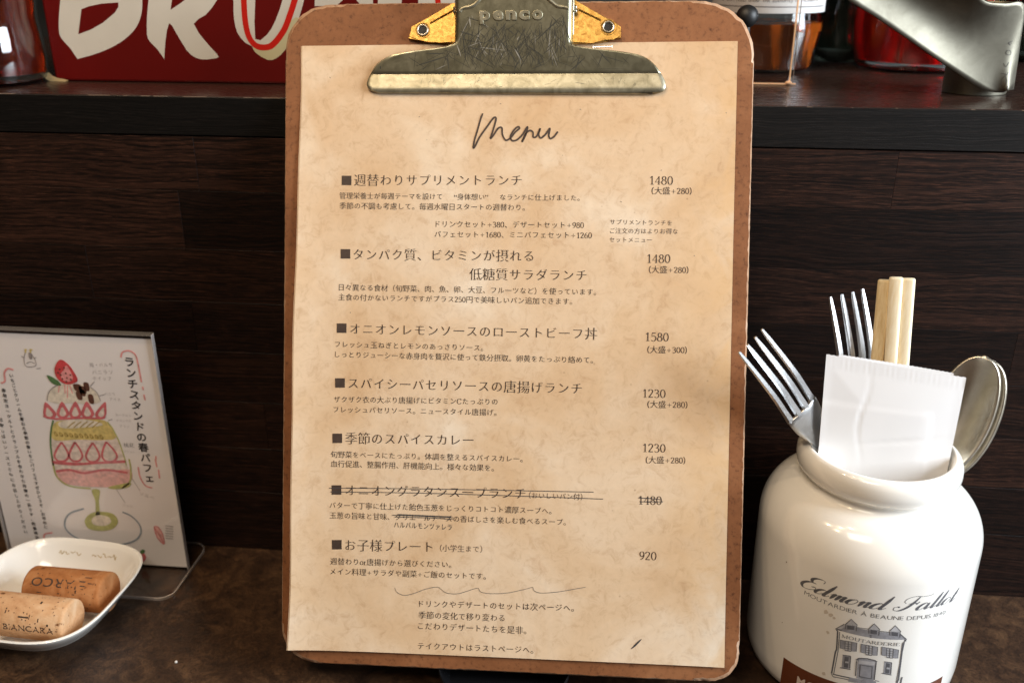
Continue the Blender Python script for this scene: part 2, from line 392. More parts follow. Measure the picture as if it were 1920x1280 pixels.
def ribbon(pts, wf, n=6, smooth=True, closed=False):
    """2-D stroke -> (verts2d, faces). wf(dir, t) is the half width."""
    P = cr(pts, n, closed) if smooth else [Vector(p) for p in pts]
    vs = []; fs = []
    for i, p in enumerate(P):
        a = P[max(0, i-1)]; b = P[min(len(P)-1, i+1)]; d = b-a
        if d.length < 1e-9: d = Vector((1, 0))
        d.normalize(); nrm = Vector((-d.y, d.x)); h = wf(d, i/(len(P)-1))
        vs += [p+nrm*h, p-nrm*h]
    for i in range(len(P)-1): fs.append([2*i, 2*i+1, 2*i+3, 2*i+2])
    return vs, fs
def grid4(a, b, c, d, nx=4, ny=2):        # bilinear quad, corners a b (top) c d (bottom, same direction)
    a, b, c, d = map(Vector, (a, b, c, d)); vs = []; fs = []
    for j in range(ny+1):
        for i in range(nx+1):
            u = i/nx; v = j/ny; vs.append((a*(1-u)+b*u)*(1-v)+(c*(1-u)+d*u)*v)
    for j in range(ny):
        for i in range(nx):
            k = j*(nx+1)+i; fs.append([k, k+1, k+nx+2, k+nx+1])
    return vs, fs
def poly(pts):
    P = [Vector((p[0], p[1], 0)) for p in pts]; return [Vector(p[:2]) for p in pts], [list(t) for t in tessellate_polygon([P])]

# ---------------------------------------------------------------- glyphs
CJK = {}
def glyph(ch, off=-0.010):
    """mesh of one character from Blender's own built-in font, thinned then doubled sideways for a Mincho stress"""
    key = (ch, off)
    if key in CJK: return CJK[key]
    c = bpy.data.curves.new('t', 'FONT'); c.body = ch; c.size = 1; c.resolution_u = 3; c.offset = off
    o = bpy.data.objects.new('t', c); COL.objects.link(o)
    me = bpy.data.meshes.new_from_object(o.evaluated_get(bpy.context.evaluated_depsgraph_get()))
    vs = [Vector((v.co.x, v.co.y)) for v in me.vertices]; fs = [list(p.vertices) for p in me.polygons]
    bpy.data.objects.remove(o); bpy.data.curves.remove(c); bpy.data.meshes.remove(me)
    CJK[key] = (vs, fs); return CJK[key]
def ell(cx, cy, rx, ry, n=20): return [(cx+rx*cos(2*pi*i/n), cy+ry*sin(2*pi*i/n)) for i in range(n)]
def nib(thin, thick): return lambda d, t: thin+(thick-thin)*abs(d.y)**1.5
SER = {
 '0': ([('e', .25, .35, .185, .335)], .5), '1': ([('l', (.27, .01), (.27, .69)), ('s', (.11, .56), (.2, .61), (.27, .69)), ('h', (.13, .012), (.41, .012))], .5),
 '2': ([('s', (.07, .53), (.11, .65), (.24, .685), (.37, .62), (.385, .5), (.28, .3), (.07, .04)), ('H', (.06, .035), (.43, .035))], .5),
 '3': ([('s', (.08, .58), (.13, .67), (.25, .685), (.36, .60), (.34, .44), (.18, .37)), ('s', (.18, .37), (.36, .33), (.42, .19), (.34, .04), (.19, .0), (.06, .08))], .5),
 '4': ([('l', (.33, .01), (.33, .69)), ('h', (.33, .67), (.03, .2)), ('h', (.03, .2), (.47, .2)), ('h', (.23, .012), (.42, .012))], .5),
 '5': ([('H', (.12, .66), (.40, .66)), ('h', (.12, .67), (.095, .37)), ('s', (.095, .37), (.25, .425), (.405, .34), (.42, .16), (.33, .02), (.18, .0), (.06, .07))], .5),
 '6': ([('s', (.39, .665), (.23, .6), (.10, .4), (.085, .17), (.17, .01), (.34, .02), (.42, .19), (.36, .36), (.22, .39), (.10, .28))], .5),
 '8': ([('e', .25, .525, .14, .15), ('e', .25, .185, .18, .18)], .5),
 '9': ([('s', (.11, .025), (.27, .09), (.40, .29), (.415, .52), (.33, .68), (.16, .67), (.08, .5), (.14, .33), (.28, .30), (.40, .41))], .5),
 '+': ([('h', (.14, .3), (.62, .3)), ('h', (.38, .06), (.38, .54))], .76),
 '(': ([('s', (.30, .78), (.17, .6), (.13, .35), (.17, .1), (.30, -.08))], .36), ')': ([('s', (.06, .78), (.19, .6), (.23, .35), (.19, .1), (.06, -.08))], .36),
 'C': ([('s', (.60, .5), (.54, .64), (.38, .69), (.18, .62), (.07, .40), (.1, .16), (.26, .01), (.45, .01), (.60, .15)), ('h', (.60, .5), (.60, .68))], .68),
 'o': ([('e', .25, .23, .19, .22)], .5), 'r': ([('l', (.14, .01), (.14, .44)), ('s', (.15, .3), (.24, .42), (.36, .42)), ('h', (.04, .012), (.25, .012)), ('h', (.04, .44), (.14, .44))], .4),
 ' ': ([], .3),
 'M': ([('h', (.12, .02), (.12, .68)), ('l', (.12, .68), (.40, .03)), ('h', (.40, .03), (.68, .68)), ('l', (.68, .68), (.68, .02)), ('h', (.03, .01), (.21, .01)), ('h', (.58, .01), (.78, .01)), ('h', (.03, .68), (.14, .68)), ('h', (.66, .68), (.77, .68))], .84),
 'O': ([('e', .36, .345, .28, .335)], .74), 'U': ([('s', (.13, .68), (.13, .25), (.2, .05), (.38, .0), (.54, .07), (.6, .28), (.6, .68)), ('h', (.03, .68), (.25, .68)), ('h', (.5, .68), (.7, .68))], .74),
 'T': ([('l', (.32, .01), (.32, .68)), ('h', (.03, .67), (.61, .67)), ('h', (.2, .012), (.44, .012)), ('h', (.03, .67), (.03, .53)), ('h', (.61, .67), (.61, .53))], .66),
 'A': ([('h', (.08, .01), (.34, .69)), ('l', (.34, .69), (.62, .01)), ('h', (.18, .25), (.52, .25)), ('h', (.01, .01), (.18, .01)), ('h', (.52, .01), (.7, .01))], .70),
 'R': ([('l', (.14, .01), (.14, .68)), ('s', (.14, .67), (.38, .67), (.5, .52), (.38, .35), (.14, .35)), ('l', (.3, .35), (.58, .01)), ('h', (.03, .01), (.25, .01)), ('h', (.5, .01), (.66, .01)), ('h', (.03, .675), (.16, .675))], .68),
 'D': ([('l', (.14, .01), (.14, .68)), ('s', (.14, .67), (.42, .66), (.62, .5), (.64, .3), (.52, .08), (.3, .01), (.14, .01)), ('h', (.03, .01), (.2, .01)), ('h', (.03, .675), (.2, .675))], .74),
 'E': ([('l', (.14, .01), (.14, .68)), ('h', (.03, .67), (.5, .67)), ('h', (.14, .35), (.4, .35)), ('h', (.03, .012), (.53, .012)), ('h', (.5, .67), (.5, .54)), ('h', (.53, .012), (.55, .16))], .60),
 'I': ([('l', (.16, .01), (.16, .68)), ('h', (.05, .01), (.27, .01)), ('h', (.05, .675), (.27, .675))], .34),
}
def serif(ch, thin=.016, thick=.042):
    S, adv = SER[ch]; m = Mesh2(); wn_ = nib(thin, thick)
    for s in S:
        if s[0] == 'e': m.add(*ribbon(ell(*s[1:]), wn_, 2, closed=True))
        elif s[0] == 's': m.add(*ribbon(s[1:], wn_, 5))
        elif s[0] == 'l': m.add(*ribbon(s[1:], lambda d, t: thick, smooth=False))
        elif s[0] == 'h': m.add(*ribbon(s[1:], lambda d, t: thin, smooth=False))
        elif s[0] == 'H': m.add(*ribbon(s[1:], lambda d, t: thick*.8, smooth=False))
    return m.v, m.f, adv
class Mesh2:
    def __init__(s): s.v = []; s.f = []
    def add(s, vs, fs):
        k = len(s.v); s.v += [Vector((x[0], x[1])) for x in vs]; s.f += [[i+k for i in f] for f in fs]
MINCHO = 0.017
KANA = 0.90
def layout(text, thin=.016, thick=.042, off=-0.015, track=0.0, dbl=True, mincho=MINCHO):
    """text line in em units; returns list of (verts, faces, layer)"""
    x = 0; out = []
    for ch in text:
        if ch == '　': x += 1; continue
        if ch in SER:
            v, f, adv = serif(ch, thin, thick); out.append(([p+Vector((x, 0)) for p in v], f, 0)); x += adv+track
        else:
            v, f = glyph(ch, off)
            if ch in '“”':
                cx_ = (min(p.x for p in v)+max(p.x for p in v))/2; tx = 0.78 if ch == '“' else 0.22
                v = [Vector(((p.x-cx_)*1.25+tx, 0.70+(p.y-0.72)*1.25)) for p in v]
            elif 0x3041 <= ord(ch) <= 0x30fa:
                v = [Vector((.49+(p.x-.49)*KANA, .37+(p.y-.37)*KANA)) for p in v]
            for k, dx in ((0, -mincho), (1, mincho)) if dbl else ((0, 0),):
                out.append(([p+Vector((x+dx, 0)) for p in v], f, k))
            x += 0.985+track
    return out
def print_line(name, text, p0, p1, fn, mat, parent, ymul=1.0, yoff=0.37, **kw):
    """fit a line between the two 2-D anchors p0,p1 (ink ends, em-box centre height) and push through fn(x,y,layer)->3D"""
    parts = layout(text, **kw)
    xs = [v.x for vs, _, _ in parts for v in vs]; x0, x1 = min(xs), max(xs)
    p0, p1 = Vector(p0), Vector(p1); d = p1-p0; s = d.length/(x1-x0); ux = d.normalized(); uy = Vector((-ux.y, ux.x))
    m = Mesh()
    for vs, fs, k in parts:
        m.add([fn(*(p0+ux*((v.x-x0)*s)+uy*((v.y-yoff)*s*ymul)), k) for v in vs], fs)
    return m.out(name, mat, parent)

# ================================================================ SETTING
tb = obj('table_top', [(-900, -900, 0), (900, -900, 0), (900, 0, 0), (-900, 0, 0), (-900, -900, -30), (900, -900, -30), (900, 0, -30), (-900, 0, -30)],
         [[0, 1, 2, 3], [4, 7, 6, 5], [0, 4, 5, 1], [1, 5, 6, 2], [2, 6, 7, 3], [3, 7, 4, 0]], 'table')
tag(tb, kind='structure')

wall = thing('wood_panel_wall', (0, 0, 0), 'dark stained wood stave panel rising behind the clipboard and the jar', 'wall')
SHT = 19.6                                     # shelf thickness
bk = bm_obj('backing_board', box_bm(-700, 700, 8, 20, -2, H-SHT-0.6), 'shelf', wall)
rows = []; zt = H-SHT-0.5; hs = [28.4, 31.6, 30.2, 29.4, 31.0, 30.0, 29.5, 41.0]
seam = {0: [-172, 178], 1: [-184, 430], 2: [-241, 60, 330], 3: [-185, -20, 250], 4: [-320, -60, 300], 5: [-150, 110, 390], 6: [-260, 40, 240], 7: [-120, 200]}
nplank = 0
for r, h in enumerate(hs):
    z1 = zt; z0 = max(-1.0, zt-h); zt = z0
    xs = [-690]+seam[r]+[690]
    for a, b in zip(xs[:-1], xs[1:]):
        bm = box_bm(a+0.07, b-0.07, random.uniform(-0.05, 0.05), 8, z0+0.06, z1-0.06, 0.12, 1)
        bm_obj('plank', bm, 'plank', wall, loc=(a, 0, (z0+z1)/2)); nplank += 1
sh = thing('wood_shelf', (0, 0, H-SHT), 'raised dark wood counter shelf with varnished top behind the clipboard', 'shelf')
bm_obj('shelf_board', box_bm(-700, 700, 0.9, 318, H-SHT, H, 0.5), 'shelf_top', sh)
xs = [-700, -330, -30, 700]
for a, b in zip(xs[:-1], xs[1:]):
    bm_obj('front_strip', box_bm(a+0.1, b-0.1, -0.55, 0.85, H-SHT+0.2, H-0.25, 0.3, 1), 'shelf', sh, loc=(a, 0, H))
# worn arris of the shelf; pale slivers also paint in its bright highlight
m = Mesh(); x = -420
while x < 420:
    L = random.uniform(2, 14); 
    if x > -110: L *= 0.22
    if random.random() < (0.55 if x < -110 else 0.3):
        z = H+0.06; m.add([(x, -0.58, H-0.34), (x+L, -0.58, H-0.26), (x+L, 0.05, z-random.uniform(0, .1)), (x, 0.05, z)], [[0, 1, 2, 3]])
    x += L+random.uniform(1, 10)
tag(m.out('worn_edge_glint', plain('worn_edge_glint_wood', (0.11, 0.08, 0.06), 0.35), sh), kind='stuff')
bw = bm_obj('back_wall', box_bm(-900, 900, 760, 780, 0, 900), 'backwall'); tag(bw, kind='structure')

# ================================================================ CLIPBOARD
U0, U1, V0, V1 = -111.5, 113.2, 15.9, 340.3
cb = thing('clipboard', B(0, V0, 0), 'brown hardboard clipboard with large worn metal clip leaning on the shelf edge', 'clipboard')
def round_rect(u0, u1, v0, v1, radii, n=10):
    pts = []
    for (cx, cy, a0, r) in ((u1-radii[0], v1-radii[0], 0, radii[0]), (u0+radii[1], v1-radii[1], 90, radii[1]), (u0+radii[2], v0+radii[2], 180, radii[2]), (u1-radii[3], v0+radii[3], 270, radii[3])):
        for i in range(n+1):
            a = radians(a0+90*i/n); pts.append((cx+r*cos(a), cy+r*sin(a)))
    return pts
oc = [onb(*p, 1.5) for p in ((1388, 1262), (1412, 170), (535, 128), (546, 1228))]
# trapezoid correction: board sides follow the survey
def warp(u, v):
    t = (v-V0)/(V1-V0)
    ul = -110.4*(1-t)+-114.0*t; ur = 112.3*(1-t)+113.9*t
    return (ul+(u-U0)/(U1-U0)*(ur-ul), v)
base_o = round_rect(U0, U1, V0, V1, (26, 22, 17, 14), 14)
rnd = random.Random(3)
dense = []
for i, p in enumerate(base_o):
    q = base_o[(i+1) % len(base_o)]; L = hypot(q[0]-p[0], q[1]-p[1]); k = max(1, int(L/2.0))
    for j in range(k): dense.append((p[0]+(q[0]-p[0])*j/k, p[1]+(q[1]-p[1])*j/k))
def fray(u, v):
    c = ((u > 85 or u < -85) and (v > 312)) or ((u > 92 or u < -92) and v < 34)
    return 0.55 if c else 0.12
dense = [warp(*p) for p in dense]
cu, cv = 0, 178
outl = []
for (u, v) in dense:
    d = Vector((cu-u, cv-v)).normalized(); e = rnd.uniform(0, fray(u, v))*1.2
    outl.append((u+d.x*e, v+d.y*e))
n = len(outl)
inner = []
for (u, v), (u2, v2) in zip(outl, dense):
    d = Vector((cu-u, cv-v)).normalized(); e = rnd.uniform(0.25, 0.7)+2.2*fray(u2, v2)
    inner.append((u+d.x*e, v+d.y*e))
vs = [B(*p, 3.2) for p in inner]; obj('board', vs+[B(*p, 0.05) for p in outl], [list(range(n)), list(range(n, 2*n))[::-1]], 'board', cb)
vs = [B(*p, 3.2) for p in inner]+[B(*p, 2.6-rnd.uniform(0, .4)) for p in outl]+[B(*p, 0.05) for p in outl]
fs = []
for i in range(n):
    j = (i+1) % n
    for k in (0, 1): fs.append([k*n+i, k*n+j, (k+1)*n+j, (k+1)*n+i])
obj('board_edge', vs, fs, 'board_edge', cb, smooth=60)

# ---- brass plate with eyelets
def plate(name, px, h0, h1, mat, parent, hp=8.0, smooth_pts=False, bev=0.0):
    P = [onb(*p, hp) for p in px]; k = len(P)
    bm = bmesh.new(); top = [bm.verts.new(B(*p, h1)) for p in P]; bot = [bm.verts.new(B(*p, h0)) for p in P]
    bm.faces.new(top)
    for i in range(k):
        j = (i+1) % k; bm.faces.new([top[i], bot[i], bot[j], top[j]])
    if bev: bmesh.ops.bevel(bm, geom=[e for e in bm.edges if e.verts[0] in top and e.verts[1] in top], offset=bev, segments=2, affect='EDGES')
    return bm_obj(name, bm, mat, parent, smooth=50)
def rings(cuv, prof, n=32):
    vs = []; fs = []
    for r, h in prof:
        for i in range(n):
            a = 2*pi*i/n; vs.append(B(cuv[0]+r*cos(a), cuv[1]+r*sin(a), h))
    for k in range(len(prof)-1):
        for i in range(n):
            j = (i+1) % n; fs.append([k*n+i, k*n+j, (k+1)*n+j, (k+1)*n+i])
    return vs, fs
for side in (0, 1):
    P = [(860, 0), (849, 9), (771, 50), (770, 68), (765, 71), (790, 76), (802, 78.5), (830, 80), (860, 80)] if side == 0 else \
        [(1068, -6), (1077, 0), (1158, 45), (1164, 50), (1164, 70), (1150, 72), (1136, 77), (1110, 81), (1068, 81)]
    bp = plate('brass_plate', P, 3.3, 6.2, 'brass', cb, 6.2, bev=0.6)
    c = onb(792.5, 57, 6.5) if side == 0 else onb(1140.5, 51, 6.5)
    v, f = rings(c, [(3.6, 6.25), (3.7, 6.6), (3.3, 6.62), (3.1, 6.35)]); obj('raised_boss', v, f, 'brass', bp, smooth=80)
    v, f = rings(c, [(2.95, 6.3), (2.8, 7.1), (2.4, 7.35), (2.0, 7.0), (1.8, 6.3)]); obj('eyelet', v, f, 'eyelet', bp, smooth=80)
    v, f = rings(c, [(1.9, 6.5), (0.01, 6.48)]); obj('eyelet_hole', v, f, 'hole', bp)
    # folded rib along the sloping edge
    a, b = ((860, 14), (806, 44)) if side == 0 else ((1072, 12), (1126, 38))
    A = Vector(onb(*a, 6.5)); Bq = Vector(onb(*b, 6.5)); d = (Bq-A).normalized(); nn = Vector((-d.y, d.x)); m = Mesh()
    for off, hh in ((-.5, 6.25), (0, 6.85), (.5, 6.25)): m.v += [B(*(A+nn*off), hh), B(*(Bq+nn*off), hh)]
    m.f = [[0, 1, 3, 2], [2, 3, 5, 4]]; m.out('pressed_rib', 'brass', bp, smooth=80)
    v = [onb(*q, 8) for q in (((853, 17), (853, 23)) if side == 0 else ((1079, 15), (1079, 22)))]
    for q in v:
        vv, ff = rings(q, [(0.01, 9.4), (0.8, 9.2), (0.9, 6.2)], 12); obj('hinge_pin', vv, ff, 'eyelet', bp, smooth=80)

# ---- sprung lever: surface h(u,v) over a traced outline
ub, vb = onb(960, 135, 9.0); vbot = onb(960, 172, 4.5)[1]
def clip_h(u, v):
    if v < vb: return 5.2+(vb-v)*0.10
    return 5.2+(v-vb)*0.26
outline_px = [(852, -60), (852, 0), (853, 40), (852, 70), (850, 80), (840, 88), (820, 92), (795, 94.5), (770, 97.5), (745, 101.5), (730, 106), (716, 114), (704, 124), (698, 134),
              (691, 147), (688, 158), (691, 166), (699, 171), (712, 172.5), (850, 173), (960, 173), (1100, 174), (1225, 174.5), (1238, 173), (1246, 168), (1248, 161), (1245, 150), (1238, 136.5),
              (1229, 124), (1216, 112), (1202, 105), (1190, 101.5), (1160, 97.5), (1130, 94), (1100, 91), (1082, 88), (1074, 83), (1072, 72), (1073, 40), (1074, 0), (1075, -60)]
def px2clip(px, py):
    h = 7.0
    for _ in range(8):
        u, v = onb(px, py, h); h = clip_h(u, v)
    return (u, v)
OC = [px2clip(*p) for p in outline_px]
def clip_surface(name, keep, mat, parent, hoff=0.0, bulge=0.0):
    # scan-line fill: rows in v, clipped to the outline
    vmin = min(p[1] for p in OC); vmax = max(p[1] for p in OC)
    lv = sorted(set([vmin+(vmax-vmin)*i/60 for i in range(61)]+[vb]+[vb-0.5, vb+0.5]))
    lv = [v for v in lv if keep(v)]; vs = []; fs = []; K = 40
    for v in lv:
        vv = min(max(v, vmin+0.02), vmax-0.02); xs_ = []
        for (a, b) in zip(OC, OC[1:]+OC[:1]):
            if (a[1]-vv)*(b[1]-vv) < 0: xs_.append(a[0]+(b[0]-a[0])*(vv-a[1])/(b[1]-a[1]))
        x0, x1 = min(xs_), max(xs_)
        for k in range(K+1):
            s = k/K; s = 0.5-0.5*cos(pi*s); u = x0+(x1-x0)*s
            e = min(u-x0, x1-u); hh = clip_h(u, v)+hoff
            er = 2.2
            if v > vb+13: # rolled sides of the arch
                if e < er: hh -= (er-math.sqrt(max(0, er*er-(er-e)**2)))*2.2
            elif e < 0.8: hh -= (0.8-e)*0.8
            if abs(v-vb) < 0.6: hh -= 0.12
            if v-vbot < 1.0: hh -= (1.0-(v-vbot))*0.5
            vs.append(B(u, v, hh))
    R_ = len(lv)
    for j in range(R_-1):
        for k in range(K): i = j*(K+1)+k; fs.append([i, i+1, i+K+2, i+K+1])
    return obj(name, vs, fs, mat, parent, smooth=40)
lever = clip_surface('clip_lever', lambda v: v >= vb, 'clip', cb)
sol = lever.modifiers.new('thickness', 'SOLIDIFY'); sol.thickness = 0.0009; sol.offset = 0
lip = clip_surface('clip_lip', lambda v: v <= vb, 'clip_lip', cb)
sol = lip.modifiers.new('thickness', 'SOLIDIFY'); sol.thickness = 0.0009; sol.offset = 0
# side flanges of the arch reaching down to the plate
for px_ in (852, 1073):
    pts = [px2clip(px_, y) for y in (-60, -30, 0, 20, 40, 60, 74)]; vs = []; fs = []
    for (u, v) in pts: vs += [B(u, v, clip_h(u, v)-3.6), B(u+(0.5 if px_ < 960 else -0.5), v, 5.0)]
    for i in range(len(pts)-1): fs.append([2*i, 2*i+1, 2*i+3, 2*i+2])
    o = obj('side_flange', vs, fs, 'clip', cb, smooth=60); s_ = o.modifiers.new('thickness', 'SOLIDIFY'); s_.thickness = 0.0008
# crest moulding at the top
for px_list in ([(862, 22), (868, 16), (885, 12), (897, 2), (905, -10), (925, -22)], [(1066, 16), (1058, 14), (1045, 12), (1032, 2), (1020, -8), (1000, -22)]):
    P = cr([px2clip(*p) for p in px_list], 6); m = Mesh()
    for i, p in enumerate(P):
        a = P[max(0, i-1)]; b = P[min(len(P)-1, i+1)]; d = (b-a).normalized(); nn = Vector((-d.y, d.x))
        for off, up in ((-1.0, .3), (-.45, 1.0), (.45, 1.0), (1.0, .3)): m.v.append(B(*(p+nn*off), clip_h(*p)+up))
    for i in range(len(P)-1):
        for k in range(3): j = i*4+k; m.f.append([j, j+1, j+5, j+4])
    m.out('crest_moulding', 'clip_lip', lever, smooth=80)
# embossed name
def emboss():
    m = Mesh(); x = 0; parts = []
    for ch in 'penco':
        c = bpy.data.curves.new('t', 'FONT'); c.body = ch; c.size = 1; c.resolution_u = 6; c.offset = 0.03; c.extrude = 0.05; c.bevel_depth = 0.03; c.bevel_resolution = 2
        o = bpy.data.objects.new('t', c); COL.objects.link(o)
        me = bpy.data.meshes.new_from_object(o.evaluated_get(bpy.context.evaluated_depsgraph_get()))
        xs_ = [v.co.x for v in me.vertices]; x0 = min(xs_); wdt = max(xs_)-x0
        sx = (0.62 if ch != 'p' else 0.60)/wdt
        parts.append(([Vector((x+(v.co.x-x0)*sx, v.co.y, v.co.z)) for v in me.vertices], [list(p.vertices) for p in me.polygons])); x += 0.74
        bpy.data.objects.remove(o); bpy.data.curves.remove(c); bpy.data.meshes.remove(me)
    A = Vector(px2clip(899, 38.5)); Bq = Vector(px2clip(1018, 36.5)); d = Bq-A; W = x-0.12; ux = d/W; uy = Vector((-d.y, d.x)).normalized()*7.4
    for vs, fs in parts:
        m.add([B(*(A+ux*v.x+uy*v.y), clip_h(*(A+ux*v.x+uy*v.y))+0.5+v.z*7) for v in vs], fs)
    m.out('embossed_lettering', 'clip_lip', lever, smooth=50)
emboss()
# scratches: fine scored lines
def on_clip(u, v, k=0): return B(u, v, clip_h(u, v)+0.50+0.02*k)
rs = random.Random(11); m = Mesh(); m2 = Mesh()
def inside(u, v):
    c = False; k = len(OC)
    for i in range(k):
        a, b = OC[i], OC[(i+1) % k]
        if (a[1] > v) != (b[1] > v) and u < (b[0]-a[0])*(v-a[1])/(b[1]-a[1])+a[0]: c = not c
    return c
cnt = 0
while cnt < 400:
    px_, py_ = (rs.gauss(965, 110) if cnt % 2 else rs.uniform(870, 1060)), rs.uniform(25, 132)
    if cnt % 3 == 0: px_ = rs.uniform(700, 1230)
    if py_ < 42 and 885 < px_ < 1030: continue
    u, v = px2clip(px_, py_)
    a = rs.gauss(pi/2, 0.6); L = rs.uniform(1.5, 8) if cnt % 3 else rs.uniform(6, 20)
    pts = [(u, v), (u+cos(a)*L/2+rs.uniform(-.15, .15), v-sin(a)*L/2), (u+cos(a)*L+rs.uniform(-.3, .3), v-sin(a)*L)]
    if not all(inside(*p) and inside(p[0]+1.6, p[1]) and inside(p[0]-1.6, p[1]) and p[1] > vb+0.9 for p in pts):
        continue
    wd = rs.uniform(0.04, 0.11) if cnt % 5 else rs.uniform(.12, .26)
    vv, ff = ribbon(pts, lambda d, t: wd*(0.25+sin(pi*min(1, max(0, t)))), 4)
    (m if cnt % 13 else m2).add([on_clip(*p, cnt % 3) for p in vv], ff); cnt += 1
cnt = 0
while cnt < 46:
    u, v = px2clip(rs.uniform(705, 1235), rs.uniform(139, 168)); a = rs.gauss(pi/2, 0.9); L = rs.uniform(1, 4)
    pts = [(u, v), (u+cos(a)*L/2+rs.uniform(-.3, .3), v-sin(a)*L/2), (u+cos(a)*L, v-sin(a)*L)]
    if not all(inside(*p) and vbot+1.2 < p[1] < vb-1 for p in pts): continue
    wd = rs.uniform(0.02, 0.06); vv, ff = ribbon(pts, lambda d, t: wd*(0.3+sin(pi*t)), 4)
    m.add([on_clip(*p, cnt % 3) for p in vv], ff); cnt += 1
tag(m.out('dark_scratches', 'scratch', lever), kind='stuff'); tag(m2.out('pale_scratches', 'scratch_light', lever), kind='stuff')

# ================================================================ MENU SHEET
SC4 = [onb(*p) for p in ((567, 87), (1383, 78), (545, 1213), (1357, 1248))]    # TL TR BL BR
def sheet_uv(s, t):
    a, b, c, d = map(Vector, SC4); return (a*(1-s)+b*s)*(1-t)+(c*(1-s)+d*s)*t
tl, tr, bl, br = map(Vector, SC4)
def sheet_st(u, v):
    t = ((tl.y+tr.y)/2-v)/((tl.y+tr.y)/2-(bl.y+br.y)/2); 
    xl = tl.x+(bl.x-tl.x)*t; xr = tr.x+(br.x-tr.x)*t; return ((u-xl)/(xr-xl), t)
def sheet_h(u, v):
    s, t = sheet_st(u, v); s = min(1, max(0, s)); t = min(1, max(0, t))
    k = max(0, (t-0.12))**0.7
    h = 3.75+0.25*sin(5*s+3*t)*k+0.2*sin(11*t+2*s)*k
    h += 2.6*math.exp(-s/0.06)*min(1, max(0, (t-0.1)/0.3))+1.2*math.exp(-(1-s)/0.07)*max(0, t-0.3)+1.6*math.exp(-(1-t)/0.06)*(0.4+0.6*(1-s))
    return h
ms = thing('menu_sheet', B(0, 0, 0), 'aged parchment style lunch menu page clamped on top of the clipboard', 'menu')
def sheet(name, dh, ds, mat, parent, nx=44, ny=60, seed=1):
    rs_ = random.Random(seed); vs = []; fs = []
    for j in range(ny+1):
        for i in range(nx+1):
            s, t = i/nx, j/ny; p = sheet_uv(s, t)+Vector(ds)
            if i == 0: p.x += 0.35*sin(9*t)+0.2*sin(23*t)
            vs.append(B(p.x, p.y, sheet_h(*sheet_uv(s, t))+dh))
    for j in range(ny):
        for i in range(nx): k = j*(nx+1)+i; fs.append([k, k+nx+1, k+nx+2, k+1])
    return obj(name, vs, fs, mat, parent, smooth=180, loc=None)
pg = sheet('page', 0, (0, 0), 'paper', ms)
und = thing('menu_page_beneath', B(0, 0, 0), 'second menu page clipped beneath the top page, its left edge peeking out', 'menu')
o = sheet('page', -0.28, (-0.7, -0.1), 'paper', und, seed=4); 
def P3(px, py): return B(*onb(px, py), 3.8)
def on_sheet(x, y, k=0): return B(x, y, sheet_h(x, y)+0.10+0.03*k)
def line(text, x0, y0, x1, y1, mat='ink', name='printed_line', ymul=1.0, **kw):
    return print_line(name, text, onb(x0, y0, 3.9), onb(x1, y1, 3.9), on_sheet, mat, pg if False else ms, ymul, **kw)
SMALL = dict(thin=.024, thick=.05, off=-0.008, mincho=0.009)
for (cx, cy) in ((650, 338.5), (648, 476), (641, 615), (638, 717.5), (633, 821), (631.5, 917.5), (632, 1020)):
    g = grid4(*[onb(cx+a*9, cy+b*8.8, 3.9) for a, b in ((-1, -1), (1, -1), (-1, 1), (1, 1))], 2, 2)
    m = Mesh(); m.add([on_sheet(*p) for p in g[0]], g[1]); m.out('bullet_square', 'ink', ms)
for t_, *a in (('週替わりサプリメントランチ', 664, 338, 978, 338), ('タンパク質、ビタミンが摂れる', 663, 477, 1000, 480), ('低糖質サラダランチ', 880, 514, 1100, 516),
               ('オニオンレモンソースのローストビーフ丼', 657, 616, 1120, 626), ('スパイシーパセリソースの唐揚げランチ', 654, 718, 1091, 728), ('季節のスパイスカレー', 648, 821, 888, 825),
               ('オニオングラタンスープランチ', 649, 918, 985, 925), ('お子様プレート', 648, 1021, 811, 1025)):
    line(t_, *a, name='dish_heading')
